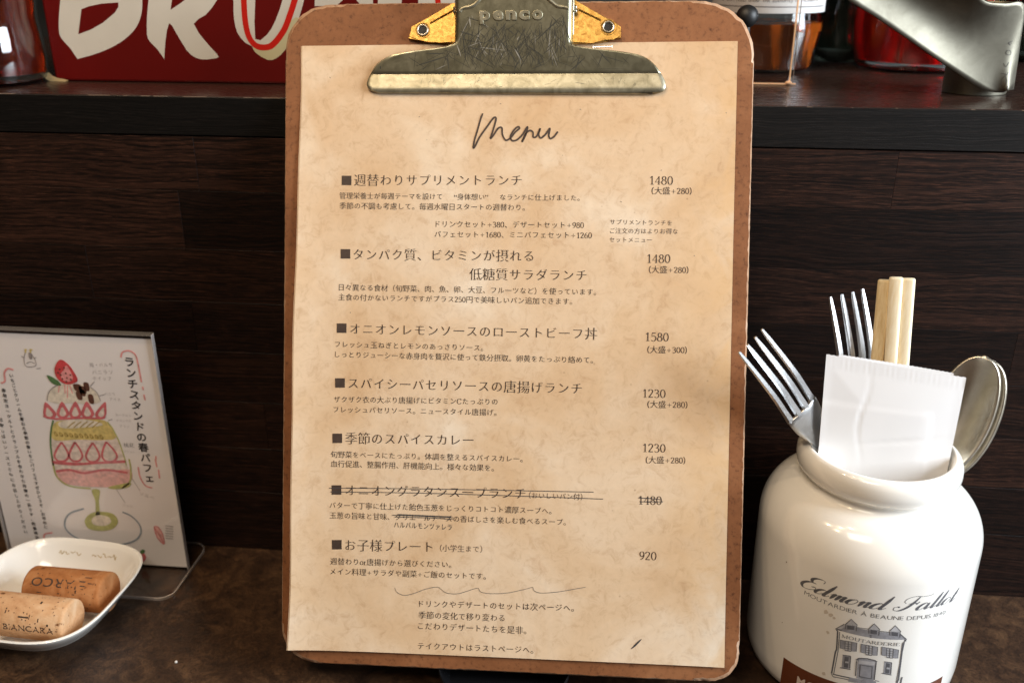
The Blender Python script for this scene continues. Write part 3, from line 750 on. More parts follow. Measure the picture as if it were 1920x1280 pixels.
for t_, *a in (('管理栄養士が毎週テーマを設けて　“身体想い”　なランチに仕上げました。', 637, 367, 1087, 371), ('季節の不調も考慮して。毎週水曜日スタートの週替わり。', 637, 386, 984, 389),
               ('ドリンクセット+380、デザートセット+980', 817, 420, 1095, 422), ('パフェセット+1680、ミニパフェセット+1260', 815, 439, 1110, 441),
               ('日々異なる食材（旬野菜、肉、魚、卵、大豆、フルーツなど）を使っています。', 636, 538.5, 1118, 547.5), ('主食の付かないランチですがプラス250円で美味しいパン追加できます。', 635, 557, 1073, 565),
               ('フレッシュ玉ねぎとレモンのあっさりソース。', 629, 645, 906, 652), ('しっとりジューシーな赤身肉を贅沢に使って鉄分摂取。卵黄をたっぷり絡めて。', 629, 664, 1112, 675),
               ('ザクザク衣の大ぶり唐揚げにビタミンCたっぷりの', 627, 748, 933, 753), ('フレッシュパセリソース。ニュースタイル唐揚げ。', 626, 767, 931, 773),
               ('旬野菜をベースにたっぷり。体調を整えるスパイスカレー。', 621, 851, 980, 860), ('血行促進、整腸作用、肝機能向上。様々な効果を。', 621, 868.5, 926, 877),
               ('バターで丁寧に仕上げた飴色玉葱をじっくりコトコト濃厚スープへ。', 619, 946, 1034, 957.5), ('玉葱の旨味と甘味、グリエールチーズの香ばしさを楽しむ食べるスープ。', 619, 965, 1061, 978.5),
               ('週替わりor唐揚げから選びください。', 620, 1051, 846, 1058), ('メイン料理+サラダや副菜+ご飯のセットです。', 620, 1070, 911, 1080),
               ('ドリンクやデザートのセットは次ページへ。', 786, 1131, 1076, 1139), ('季節の変化で移り変わる', 785, 1152, 946, 1158), ('こだわりデザートたちを是非。', 784, 1172, 987, 1181),
               ('テイクアウトはラストページへ。', 784, 1209, 1000, 1217)):
    line(t_, *a, mat='ink', name='description_line', **SMALL)
for t_, *a in (('サプリメントランチを', 1144, 416, 1260, 418), ('ご注文の方はよりお得な', 1144, 432.5, 1271, 434), ('セットメニュー', 1143, 449, 1223, 450), ('（おいしいパン付）', 992, 928, 1092, 931), ('（小学生まで）', 825, 1027, 904, 1029)):
    line(t_, *a, mat='ink_soft', name='small_note', **SMALL)
for t_, x0, y0, x1, y1 in (('1480', 1219, 338, 1262, 338.5), ('1480', 1214, 484.5, 1257, 485), ('1580', 1211, 631, 1254, 632), ('1230', 1206, 737, 1248, 738), ('1230', 1206, 839, 1248, 840), ('1480', 1198, 937, 1241, 938), ('920', 1199, 1041, 1231, 1042)):
    line(t_, x0, y0, x1, y1, name='price', yoff=.35, thin=.018, thick=.045)
for t_, x0, y0, x1, y1 in (('(大盛+280)', 1222, 357.5, 1297, 358), ('(大盛+280)', 1217, 505, 1291, 506), ('(大盛+300)', 1214, 655, 1288, 656), ('(大盛+280)', 1214, 757.5, 1289, 758.5), ('(大盛+280)', 1211, 861.5, 1285, 862.5)):
    line(t_, x0, y0, x1, y1, name='large_portion_note', **SMALL)
def strokes(name, lst, hw, mat, parent, fn=on_sheet, tr=lambda x, y: onb(x, y, 3.9), lay=2, n=6, taper=False):
    m = Mesh()
    for s in lst:
        v, f = ribbon([tr(*p) for p in s], (lambda d, t: hw*(0.25+0.75*sin(pi*t))) if taper else (lambda d, t: hw), n); m.add([fn(p.x, p.y, lay) for p in v], f)
    return m.out(name, mat, parent)
strokes('title_lettering', [[(905, 213), (901, 224), (896, 242), (890, 262), (887.5, 277), (891, 274), (899, 258), (913, 238), (925, 222), (930, 222), (927, 236), (921, 255), (920, 259.5),
        (925, 254), (934, 241), (941, 240), (942, 252), (948, 263), (957, 259), (966, 248), (974, 241), (971, 238), (963, 245), (957, 257), (961, 264), (970, 262), (980, 252), (989, 238), (986, 252), (979, 266),
        (985, 252), (993, 245), (999, 248), (1000, 257), (1006, 256), (1013, 241), (1010, 252), (1014, 259), (1023, 252), (1031, 241), (1029, 254), (1032, 260), (1039, 256), (1046, 247)]], 0.43, 'ink', ms, n=8)
strokes('strike_out', [[(618, 914), (800, 916), (985, 919.5), (1113, 922)], [(620, 921), (800, 924), (990, 930), (1131, 935)]], 0.16, 'pen', ms)
strokes('strike_out', [[(735, 965), (790, 967), (850, 970)], [(740, 968.5), (800, 970), (849, 973)], [(745, 963.5), (800, 966), (846, 968)]], 0.16, 'pen', ms)
strokes('strike_out', [[(1197, 933), (1220, 934), (1240, 936)], [(1199, 940), (1220, 940), (1243, 940)]], 0.17, 'pen', ms)
line('ハルパルモンツァレラ', 739, 983, 847, 988, mat='pen', name='handwritten_note', off=0.004, ymul=1.25, dbl=False)
strokes('wavy_rule', [[(740, 1101), (745, 1110), (758, 1115), (775, 1112), (800, 1103), (820, 1100), (827, 1104), (838, 1111), (860, 1112), (890, 1103), (897, 1102)], [(897, 1102), (902, 1109), (920, 1112), (950, 1111), (980, 1105), (999, 1100)],
        [(999, 1100), (1002, 1107), (1015, 1111), (1045, 1109), (1075, 1104), (1098, 1100)]], 0.13, 'pen_thin', ms)
strokes('pen_mark', [[(1183, 1215), (1190, 1209), (1197, 1202), (1203, 1196.5)]], 0.42, 'pen', ms, taper=True)
st = strokes('staple', [[(1113, 88.5), (1130, 88), (1147, 87.5)], [(1112, 87), (1112.5, 91)], [(1147.5, 85.5), (1148, 90)]], 0.17, 'staple', None, lay=6)
tag(st, 'small wire staple in the top edge of the menu page right of the clip', 'staple')
# dark flecks in the print
m = Mesh(); rs = random.Random(5)
for (x, y) in ((800, 262), (618, 145), (1361, 211), (940, 195), (1087, 205), (785, 220), (1055, 292), (1320, 190), (1166, 379), (658, 585), (1301, 480), (1239, 320)):
    v, f = ribbon([onb(x, y, 3.9), onb(x+rs.uniform(-3, 3), y+rs.uniform(-2, 2), 3.9)], lambda d, t: 0.14, smooth=False); m.add([on_sheet(p.x, p.y, 1) for p in v], f)
tag(m.out('flecks', 'pen_thin', ms), kind='stuff')

# black glossy tray under the board foot
trc = onz(885, 1300, 9)
trc = Vector((-1, -98, 0))
tray = thing('serving_tray', trc, 'low glossy black round dish under the foot of the clipboard', 'tray')
v, f = lathe([(0.01, 0.3), (21.08, 0.3), (28.52, 2.5), (32.24, 9.0), (33.11, 13.4), (32.61, 14.2), (31.87, 13.4), (30.38, 9.5), (27.28, 5.5), (0.01, 5.0)], trc.x, trc.y, 96)
obj('dish_body', v, f, 'black', tray, smooth=50)

# ================================================================ MUSTARD JAR
jar = thing('stoneware_jar', (JX, JY, 0), 'cream stoneware mustard jar holding cutlery, printed with a grey house and brown band', 'jar')
prof = [(0.01, 0.3), (44.5, 0.3), (47.5, 1.2), (49.6, 3.6), (51.0, 8), (51.6, 14), (51.6, 80)]
for i in range(1, 13):
    a = radians(90*i/12*0.92); prof.append((51.6-18.6*(1-cos(a)), 80+23.5*sin(a)))
prof += [(33.2, 104.4), (32.6, 106.0), (32.7, 107.4), (33.8, 108.4), (35.6, 109.4), (36.9, 111.4), (37.5, 114.5), (37.3, 118), (36.2, 120.8), (34.6, 122.1), (33.6, 122.5), (32.6, 122.0), (31.6, 119.6), (31.2, 115), (31.0, 108),
         (32.5, 102), (40, 94), (46, 84), (47, 70), (47, 12), (43, 6), (0.01, 5.5)]
# smooth profile
pv = [Vector(p) for p in prof]
v, f = lathe([(p.x, p.y) for p in pv], JX, JY, 128)
obj('jar_body', v, f, 'ceramic', jar, smooth=70)
def on_jar(th_s, z, k=0): return J(th_s/JR, z, JR+0.06+0.03*k)      # s = arc length
def js(px, py): a, z = onjar(px, py); return (a*JR, z)
hp = lambda x, y: js(1480+x/4.571, 1000+y/4.571)
# script lettering
SCRIPT = {
 'E': ([[(.58, .80), (.56, .95), (.42, 1.02), (.22, .96), (.14, .80), (.22, .64), (.40, .60)], [(.40, .60), (.16, .56), (.02, .36), (.04, .14), (.2, .0), (.42, .04), (.56, .2), (.50, .34), (.38, .28)]], .60),
 'F': ([[(.52, .88), (.47, .5), (.38, .2), (.2, .0), (.0, .04), (-.06, .2), (.04, .28), (.1, .2)], [(.2, .5), (.08, .62), (.1, .82), (.3, .94), (.6, .90), (.9, .90), (1.0, .99)], [(.30, .46), (.5, .5), (.66, .44)], [(.68, .56), (.64, .38)]], .80),
 'd': ([[(.34, .34), (.24, .42), (.10, .34), (.03, .14), (.10, .0), (.24, .06), (.36, .3)], [(.40, .95), (.38, .5), (.36, .12), (.42, .0), (.54, .14)]], .54),
 'm': ([[(0, .26), (.08, .40), (.11, .3), (.10, .0)], [(.10, .12), (.2, .36), (.29, .38), (.29, .2), (.28, .0)], [(.28, .12), (.38, .36), (.47, .38), (.46, .12), (.52, .0), (.62, .14)]], .62),
 'n': ([[(0, .26), (.08, .40), (.11, .3), (.10, .0)], [(.10, .12), (.22, .37), (.31, .38), (.30, .12), (.36, .0), (.46, .14)]], .46),
 'o': ([[(.24, .41), (.08, .32), (.03, .12), (.13, .0), (.28, .1), (.32, .3), (.22, .41)]], .38),
 'a': ([[(.34, .34), (.24, .42), (.10, .34), (.03, .14), (.10, .0), (.24, .06), (.36, .3)], [(.38, .40), (.36, .12), (.42, .0), (.54, .14)]], .52),
 'l': ([[(.12, .95), (.11, .5), (.10, .12), (.16, .0), (.28, .16)]], .26),
 't': ([[(.14, .78), (.11, .4), (.10, .1), (.16, .0), (.28, .16)], [(.0, .42), (.26, .44)]], .28), ' ': ([], .32)}
def script_text(text, slant=0.46):
    x = 0; m = Mesh2()
    for ch in text:
        S, adv = SCRIPT[ch]
        for s in S:
            P = [(x+a+b*slant, b) for a, b in s]
            m.add(*ribbon(P, lambda d, t: 0.014+0.058*max(0.0, -(d.y*0.9+d.x*0.1))*min(1, 5*t+.2, 5*(1-t)+.2), 7))
        x += adv
    return m
m2_ = script_text('Edmond Fallot'); xs = [p.x for p in m2_.v]
a0 = Vector(js(1500, 1096)); a1 = Vector(js(1795, 1121))
sx = (a1.x-a0.x)/(max(xs)-min(xs)); m = Mesh()
mz = lambda t: a0.y+(a1.y-a0.y)*t
hgt = (js(1508, 1066)[1]-js(1511, 1096)[1])*1.02
def scr(p):
    t = (p.x-min(xs))/(max(xs)-min(xs)); return on_jar(a0.x+(a1.x-a0.x)*t, mz(t)+p.y*hgt, 0)
m.add([scr(p) for p in m2_.v], m2_.f); m.out('script_lettering', 'jar_ink', jar)
def wide_text(name, text, p0, p1, mat, ym=1.0, off=-0.006, spacing=0.06, ch_h=None):
    x = 0; parts = []
    for ch in text:
        if ch == ' ': x += 0.30; continue
        v, f = glyph(ch, off); xx = [p.x for p in v]; lo = min(xx); parts.append(([Vector((x+(p.x-lo), p.y)) for p in v], f)); x += max(xx)-lo+spacing
    x0, x1 = 0, x-spacing; p0, p1 = Vector(p0), Vector(p1); m = Mesh(); s = (p1.x-p0.x)/(x1-x0); k = (ch_h/0.68) if ch_h else s*ym
    for vs, fs in parts:
        m.add([on_jar(p0.x+p.x*s, p0.y+(p1.y-p0.y)*(p.x/(x1-x0))+p.y*k, 0) for p in vs], fs)
    return m.out(name, mat, jar)
wide_text('tagline_lettering', 'MOUTARDIER À BEAUNE DEPUIS 1840', js(1508, 1113), js(1772, 1150), 'jar_ink', spacing=0.10, ch_h=2.1)
# brown band with white lettering
tlb = js(1469.5, 1231); trb = js(1767, 1268); zb = tlb[1]
g = grid4((tlb[0], zb), (trb[0], zb), (tlb[0], zb-17.5), (trb[0], zb-17.5), 40, 1)
m = Mesh(); m.add([on_jar(p.x, p.y) for p in g[0]], g[1]); band = m.out('brown_band', 'jar_band', jar)
m0 = js(1494, 1277); 
wide_text('band_lettering', 'MOUTARDE DE DIJON', (m0[0], m0[1]-0.8), (trb[0]-5, m0[1]-0.8), 'jar_white', off=0.004, spacing=0.14, ch_h=4.4)
for o in (o for o in [bpy.data.objects['band_lettering']]):
    for vv in o.data.vertices:
        c = Vector((vv.co.x, vv.co.y)); c *= (1+0.08/JR); vv.co.x, vv.co.y = c.x, c.y
# house drawing
LN, MD, LT = Mesh(), Mesh(), Mesh()
def hline(M_, pts, w=0.22, closed=False):
    v, f = ribbon([hp(*p) for p in (list(pts)+[pts[0]] if closed else pts)], lambda d, t: w, smooth=False); M_.add([on_jar(p.x, p.y, 2) for p in v], f)
def hquad(M_, a, b, c, d, k=0, nx=6, ny=2):
    g = grid4(hp(*a), hp(*b), hp(*c), hp(*d), nx, ny); M_.add([on_jar(p.x, p.y, k) for p in g[0]], g[1])
hquad(MD, (470, 775), (940, 850), (395, 815), (1000, 905), 0, 14)             # roof
hquad(LT, (470, 775), (505, 780), (400, 812), (440, 818), 1)
hline(LN, [(395, 812), (440, 825), (700, 872), (1000, 912)], .28); hline(LN, [(400, 825), (700, 886), (1000, 918), (1003, 900)], .2)
hline(LN, [(395, 815), (472, 772)], .2); hline(LN, [(945, 852), (1003, 902)], .22); hline(LN, [(575, 800), (680, 815)], .18); hline(LN, [(775, 832), (865, 842)], .18)
hline(LN, [(415, 832), (405, 990), (395, 1010), (362, 1195)], .35); hline(LN, [(432, 838), (418, 1000), (380, 1200)], .18)
hline(LN, [(985, 920), (965, 1010), (935, 1250), (920, 1280)], .35); hline(LN, [(970, 930), (945, 1120), (915, 1270)], .16)
for (x, y) in ((532, 730), (728, 768), (908, 785)):
    s_ = 1.0 if x < 600 else 0.92
    hquad(LT, (x-2, y), (x+2, y), (x-52*s_, y+45), (x+52*s_, y+52), 1); hquad(MD, (x-44*s_, y+48), (x+40*s_, y+54), (x-46*s_, y+92), (x+34*s_, y+102), 1)
    hquad(LN, (x-36*s_, y+52), (x+26*s_, y+60), (x-36*s_, y+86), (x+24*s_, y+92), 2)
    hline(LN, [(x-52*s_, y+46), (x, y), (x+52*s_, y+52)], .22); hline(LN, [(x-50*s_, y+48), (x-50*s_, y+84)], .16); hline(LN, [(x+46*s_, y+54), (x+42*s_, y+102)], .2)
for (x, y) in ((506, 955), (684, 990), (862, 1014)):
    hquad(MD, (x-70, y-48), (x-26, y-40), (x-72, y+22), (x-30, y+32), 1); hquad(MD, (x+30, y-30), (x+74, y-22), (x+24, y+48), (x+68, y+50), 1)
    hquad(LT, (x-26, y-36), (x+30, y-28), (x-28, y+38), (x+24, y+44), 0)
    hline(LN, [(x-28, y-40), (x+30, y-30)], .16); hline(LN, [(x-70, y-48), (x-26, y-40), (x-30, y+34), (x-72, y+22)], .14, True); hline(LN, [(x+30, y-30), (x+74, y-22), (x+68, y+50), (x+24, y+48)], .14, True)
    hline(LN, [(x, y-34), (x-3, y+42)], .2)
    for k in (-12, 8, 26): hline(LN, [(x-26, y+k-3), (x+28, y+k+5)], .12)
    hline(LN, [(x-32, y+42), (x+24, y+50)], .2)
for (x, y, s_) in ((484, 1098, 1), (838, 1150, .92)):
    hquad(MD, (x-26*s_, y-60*s_), (x+40*s_, y-50*s_), (x-36*s_, y+48*s_), (x+32*s_, y+54*s_), 0)
    hquad(LN, (x-10*s_, y-50*s_), (x+26*s_, y-42*s_), (x-18*s_, y+44*s_), (x+18*s_, y+48*s_), 1)
    hquad(LT, (x-4, y-8), (x+24, y-4), (x-8, y+6), (x+22, y+10), 2)
    hline(LN, [(x-50*s_, y+46*s_), (x+40*s_, y+62*s_)], .25); hline(LN, [(x-28*s_, y-62*s_), (x+42*s_, y-52*s_)], .2); hline(LN, [(x+42*s_, y-52*s_), (x+34*s_, y+54*s_)], .2)
hquad(MD, (585, 1062), (745, 1085), (575, 1235), (722, 1262), 0)
hquad(LT, (596, 1080), (735, 1098), (590, 1110), (728, 1126), 1); hquad(LN, (604, 1118), (714, 1134), (596, 1225), (706, 1244), 1); hquad(MD, (612, 1124), (706, 1140), (604, 1218), (698, 1236), 2)
hline(LN, [(572, 1080), (600, 1064), (670, 1068), (735, 1084), (752, 1096)], .3); hline(LN, [(575, 1086), (566, 1215)], .22); hline(LN, [(745, 1100), (728, 1250)], .22)
hquad(MD, (515, 1225), (740, 1262), (505, 1262), (750, 1290), 2); hline(LN, [(372, 1200), (450, 1218), (520, 1232)], .3); hline(LN, [(362, 1200), (375, 1222), (500, 1246)], .22)
hline(LN, [(500, 1248), (620, 1262), (750, 1284)], .2); hline(LN, [(735, 1255), (900, 1290)], .2); hline(LN, [(965, 1225), (950, 1290)], .4)
house = MD.out('house_drawing', 'jar_ink_mid', jar); LT.out('pale_tone', 'jar_ink_light', house); LN.out('outline', 'jar_ink', house)
_w = lambda: None
parts = layout('MOUTARDERIE', thin=.02, thick=.05); xs = [q.x for vs, _, _ in parts for q in vs]; m = Mesh()
p0 = Vector(hp(448, 884)); p1 = Vector(hp(945, 958)); zc = 1.75
for vs, fs, _ in parts:
    m.add([on_jar(p0.x+(q.x-min(xs))/(max(xs)-min(xs))*(p1.x-p0.x), p0.y+(p1.y-p0.y)*(q.x-min(xs))/(max(xs)-min(xs))+q.y*zc/0.69, 3) for q in vs], fs)
m.out('sign_lettering', 'jar_ink', house)
# glaze flaws
m = Mesh(); rs = random.Random(9)
for (x, y, r) in ((1512, 944, 1.1), (1508, 947, .7), (1583, 940, .35), (1549, 946, .3), (1475, 1053, .5), (1623, 1005, .3), (1697, 1060, .35), (1503, 1032, .3), (1540, 1110, .2), (1467, 1166, .35), (1578, 1060, .2), (1798, 930, .3)):
    c = Vector(js(x, y)); 
    if c.y > 84: continue
    k = 7; vs = [on_jar(c.x, c.y, 1)]+[on_jar(c.x+cos(2*pi*i/k)*r*rs.uniform(.5, 1), c.y+sin(2*pi*i/k)*r*rs.uniform(.4, 1), 1) for i in range(k)]
    m.add(vs, [[0, 1+i, 1+(i+1) % k] for i in range(k)])
tag(m.out('glaze_specks', 'speck', jar), kind='stuff')
m = Mesh()
for (x, y, r) in ((1548, 1146, 1.5), (1558, 1152, 1.3), (1564, 1158, .9), (1545, 1262, 1.2), (1461, 966, 1.4), (1552, 1185, 1.0)):
    c = Vector(js(x, y))
    if c.y > 84: continue
    k = 9; vs = [on_jar(c.x, c.y, 0)]+[on_jar(c.x+cos(2*pi*i/k)*r*rs.uniform(.5, 1), c.y+sin(2*pi*i/k)*r*rs.uniform(.5, 1), 0) for i in range(k)]
    m.add(vs, [[0, 1+i, 1+(i+1) % k] for i in range(k)])
tag(m.out('glaze_stains', 'stain', jar), kind='stuff')

# ================================================================ CUTLERY
def frame3(P, Q, facing, side_hint=None):
    """origin P, y axis to Q, z axis toward facing"""
    P, Q = Vector(P), Vector(Q); y = (Q-P).normalized(); z = Vector(facing); z = (z-y*z.dot(y)).normalized(); x = y.cross(z)
    return lambda a, b, c=0: P+x*a+y*b+z*c
def fork(name, foot, tip, facing, L, W, tine, label, gap=0.30, group='forks standing in the jar'):
    fr = frame3(foot, tip, facing)
    ft = thing(name, foot, label, 'fork', group)
    def zc(b):    # side curvature
        s = b/L; return 9.0*max(0, (s-0.52)/0.48)**1.6*(1 if s < 0.8 else 1)-14*max(0, (s-0.80)/0.20)**1.3*0.55
    root = L-tine
    # head + handle (stops at the tine roots)
    sec = [(0, 6), (0.04*L, 7.2), (0.25*L, 5.5), (0.5*L, 3.6), (root-28, 3.4), (root-22, 4.5), (root-15, W*.33), (root-8, W*.46), (root-2, W*.5), (root+1.0, W*.5)]
    m = Mesh(); K = 8
    for b, hw in sec:
        for k in range(K+1):
            a = -1+2*k/K; dome = -1.2*(a*a) if b > root-22 else 0.9*(1-a*a)
            m.v.append(fr(a*hw, b, zc(b)+dome))
    for j in range(len(sec)-1):
        for k in range(K): i = j*(K+1)+k; m.f.append([i, i+1, i+K+2, i+K+1])
    o = m.out('handle', 'steel', ft, smooth=60); s_ = o.modifiers.new('t', 'SOLIDIFY'); s_.thickness = 0.0021; s_.offset = 0
    sb = o.modifiers.new('b', 'BEVEL'); sb.width = 0.0004; sb.segments = 2
    tw = (W-3*W*gap*0.27)/4; pitch = (W-tw)/3
    for q in range(4):
        c = -W/2+tw/2+pitch*q; m = Mesh(); nseg = 9
        for j in range(nseg+1):
            t = j/nseg; b = root+t*tine; hw = tw/2*(1-0.42*t**1.4) if t < .95 else tw/2*0.58*(1-(t-.95)/.05*0.35)
            cc = c*(1+0.02*t); th = 1.05*(1-0.55*t)
            if t == 0: hw = tw/2*1.15
            dome = -1.2*((c/(W/2))**2)
            for a, z_ in ((-hw, -th*.5), (-hw*.6, th), (hw*.6, th), (hw, -th*.5), (0, -th)): m.v.append(fr(cc+a, b, zc(b)+dome+z_))
        for j in range(nseg):
            for k in range(5): i = j*5+k; i2 = j*5+(k+1) % 5; m.f.append([i, i2, i2+5, i+5])
        m.f.append([nseg*5+k for k in range(5)]); m.f.append([4, 3, 2, 1, 0])
        m.out('tine', 'steel', ft, smooth=50)
    return ft
footz = 8
def at_y(px, py, y): return ony(px, py, y)
cdir = lambda p: (CAM-Vector(p)).normalized()
# fork leaning left
t1 = at_y(1406, 638, -66)-Vector((0, 0, 0)); e1 = at_y(1540, 822, -58)
d = (e1-t1).normalized(); foot = t1+d*150
fork('fork', foot, t1, (0.45, -1.0, 0.25), 150, 18.0, 46, 'steel fork leaning far left out of the jar toward the clipboard')
t2 = at_y(1588, 567, -30); e2 = at_y(1610, 760, -38); d = (e2-t2).normalized(); foot = t2+d*150
fork('fork', foot, t2, (0.35, -1, 0.45), 172*0.9, 21.0, 44, 'upright steel fork standing behind the white sachets beside the chopsticks')
# spoons
def spoon(foot, tip, facing, L, W, BL, label):
    fr = frame3(foot, tip, facing); sp = thing('spoon', foot, label, 'spoon', 'spoons standing in the jar')
    NB, K = 34, 18; m = Mesh()
    for j in range(NB+1):
        t = 0.5-0.5*cos(pi*j/NB); b = L-BL+t*BL
        hw = W/2*math.sqrt(max(0.0, 1-(2*t-1)**2))**(0.88 if t > .5 else 1.0); hw = max(hw, 2.0 if t < .1 else 0.12)
        dep = 7.5*sin(pi*min(1, t*.96+.04))**0.8
        for k in range(K+1):
            a = -1+2*k/K; m.v.append(fr(a*hw, b, -dep*(1-a*a)+5*(t-.5)**2))
    for j in range(NB):
        for k in range(K): i = j*(K+1)+k; m.f.append([i, i+1, i+K+2, i+K+1])
    o = m.out('bowl', 'spoon', sp, smooth=60); s_ = o.modifiers.new('t', 'SOLIDIFY'); s_.thickness = 0.0016; s_.offset = 0
    m = Mesh(); sec = [(0, 7), (.1*L, 7.5), (.35*L, 5), (L-BL-20, 3.2), (L-BL-6, 3.0), (L-BL+1.5, 3.2)]
    for b, hw in sec:
        for k in range(7): a = -1+k/3; m.v.append(fr(a*hw, b, 0.8*(1-a*a)+1))
    for j in range(len(sec)-1):
        for k in range(6): i = j*7+k; m.f.append([i, i+1, i+8, i+7])
    o = m.out('handle', 'spoon', sp, smooth=60); s_ = o.modifiers.new('t', 'SOLIDIFY'); s_.thickness = 0.002; s_.offset = 0
tS = at_y(1848, 670, -38); eS = at_y(1760, 872, -52); d = (eS-tS).normalized()
spoon(tS+d*138, tS, (-0.42, -1.0, 0.30), 138, 27.0, 60, 'steel spoon in front of its twin at the right of the jar')
tS2 = at_y(1860, 677, -30); eS2 = at_y(1773, 880, -46); d = (eS2-tS2).normalized()
spoon(tS2+d*138, tS2, (-0.30, -1.0, 0.25), 138, 27.0, 60, 'steel spoon nested behind the front spoon, rim showing to its right')
# chopsticks
def stick(top, bot, w_, label, name='chopstick', yrot=0.0):
    top, bot = Vector(top), Vector(bot); d = (bot-top).normalized(); foot = top+d*130
    fr = frame3(foot, top, cdir(top)+Vector((yrot, 0, 0))); th = thing(name, foot, label, 'chopstick', 'wooden chopsticks in the jar')
    m = Mesh(); hw = w_/2; c = hw*0.38; NR = 20; ring_ = [(hw*0.99*math.copysign(abs(cos(2*pi*i/NR))**0.62, cos(2*pi*i/NR)), hw*.8*math.copysign(abs(sin(2*pi*i/NR))**0.62, sin(2*pi*i/NR))) for i in range(NR)]
    for b, s in ((0, .7), (60, .9), (129.3, 1), (129.8, .94), (130, .84)):
        for x_, z_ in ring_: m.v.append(fr(x_*s, b, z_*s))
    for j in range(4):
        for k in range(NR): i = j*NR+k; i2 = j*NR+(k+1) % NR; m.f.append([i, i2, i2+NR, i+NR])
    m.f.append(list(range(4*NR, 5*NR))); m.f.append(list(range(NR))[::-1])
    m.out('stick', 'bamboo_dark' if 'yellower' in label else 'bamboo', th, smooth=60)
stick(at_y(1659, 525, -38), at_y(1644, 680, -44), 6.1, 'single pale chopstick left of the joined pair, slightly lower and yellower')
stick(at_y(1680.5, 520, -41), at_y(1670, 680, -47), 6.2, 'left chopstick of the joined pair, tallest stick in the jar')
stick(at_y(1703.5, 522, -41), at_y(1692.5, 680, -47), 6.1, 'right chopstick of the joined pair nearest the spoons')
# sachets
def sachet(px, yT, yB, label, seed, off=0):
    rs_ = random.Random(seed)
    TL, TR, BL_, BR_ = px
    c4 = [at_y(*TL, yT), at_y(*TR, yT), at_y(*BL_, yB), at_y(*BR_, yB)]
    ext = 1.30; c4[2] = c4[0]+(c4[2]-c4[0])*ext; c4[3] = c4[1]+(c4[3]-c4[1])*ext
    nrm = (c4[1]-c4[0]).cross(c4[2]-c4[0]).normalized()
    if nrm.dot(CAM-c4[0]) < 0: nrm = -nrm
    root = thing('paper_sachet', c4[2], label, 'sachet', 'white paper sachets in the jar'); mid_ = (c4[2]+c4[3])/2; c4[2] = mid_+(c4[2]-mid_)*0.93; c4[3] = mid_+(c4[3]-mid_)*0.93; nx, ny = 54, 48
    for face, sg in (('front', 1), ('back', -1)):
        m = Mesh()
        for j in range(ny+1):
            for i in range(nx+1):
                s, t = i/nx, j/ny; p = (c4[0]*(1-s)+c4[1]*s)*(1-t)+(c4[2]*(1-s)+c4[3]*s)*t
                e = min(s, 1-s, t*1.0)*1.0; puff = 0.55*min(1, max(0, (min(s-.05, .95-s, t-.1))/.22)) if min(s-.05, .95-s, t-.1) > 0 else 0
                wob = 0.55*sin(4.2*s+seed)+0.45*sin(4*t+2*s+seed)
                q_ = min(s+.2, .80-s+.05*t, t-.36+.05*s); wob += sg*0.22*min(1, max(0, q_/.035))
                wob += -0.35*math.exp(-((s-.30-.03*sin(9*t))/.012)**2)*max(0, 1-2.2*abs(t-.45))-0.3*math.exp(-((t-.62+.25*(s-.5))/.014)**2)*max(0, 1-2.4*abs(s-.6))
                crimp = 0.14*sin(s*190) if 0.015 < t < 0.085 else 0
                m.v.append(p+nrm*(sg*(0.05+puff)+wob+crimp))
        for i in range(nx+1):   # serrated top
            m.v[i] += (c4[0]-c4[2]).normalized()*(0.12 if i % 2 else -0.1)
        for j in range(ny):
            for i in range(nx): k = j*(nx+1)+i; m.f.append([k, k+nx+1, k+nx+2, k+1])
        m.out('wrapper', 'sachet', root, smooth=180)
sachet(((1572, 663), (1789, 700), (1560, 800), (1770, 835)), -55, -58, 'white paper sachet behind the front one, its corner peeking at top left', 2)
sachet(((1550.5, 665), (1811, 707), (1528, 841), (1784, 880)), -59, -64, 'front white crimped paper sachet covering the jar mouth', 5)

# ================================================================ CARD STAND
cs = thing('card_stand', (-252, -26, 0), 'clear acrylic T stand holding the parfait drawing', 'card stand')
CX0, CX1, CZ1 = -306.5, -196.4, 150.4
def slab(name, x0, x1, y0, y1, z0, z1, mat, par, bev=0.2): return bm_obj(name, box_bm(x0, x1, y0, y1, z0, z1, bev, 1), mat, par)
slab('front_sheet', CX0, CX1, -28.4, -27.0, 2.0, CZ1, 'acrylic', cs)
slab('rear_sheet', CX0, CX1, -25.2, -23.8, 2.0, CZ1, 'acrylic', cs)
slab('top_edge', CX0, CX1, -28.3, -23.9, CZ1+0.05, CZ1+0.9, 'acrylic_frost', cs)
slab('side_edge', CX1+0.05, CX1+0.45, -28.3, -25.2, 2.0, CZ1+0.9, 'acrylic_side', cs)
slab('side_edge', CX0-1.0, CX0-0.05, -28.3, -23.9, 2.0, CZ1+0.9, 'acrylic_edge', cs)
bp_ = round_rect(-309, -195.5, -54, 0.0-0.6, (8, 8, 8, 8), 6)
def extr(pts, z0, z1):
    k = len(pts); vs = [(x, y, z1) for x, y in pts]+[(x, y, z0) for x, y in pts]
    return vs, [list(range(k)), list(range(k, 2*k))[::-1]], [[i, k+i, k+(i+1) % k, (i+1) % k] for i in range(k)]
v, f, sd = extr(bp_, 0.3, 1.9); obj('base_plate', v, f+sd, 'acrylic', cs)
bo = round_rect(-309.5, -195.0, -54.5, 0.0-0.1, (8.5, 8.5, 8.5, 8.5), 6); k = len(bo)
vs = [(x, y, 2.0) for x, y in bp_]+[(x, y, 1.9) for x, y in bo]+[(x, y, 0.3) for x, y in bo]
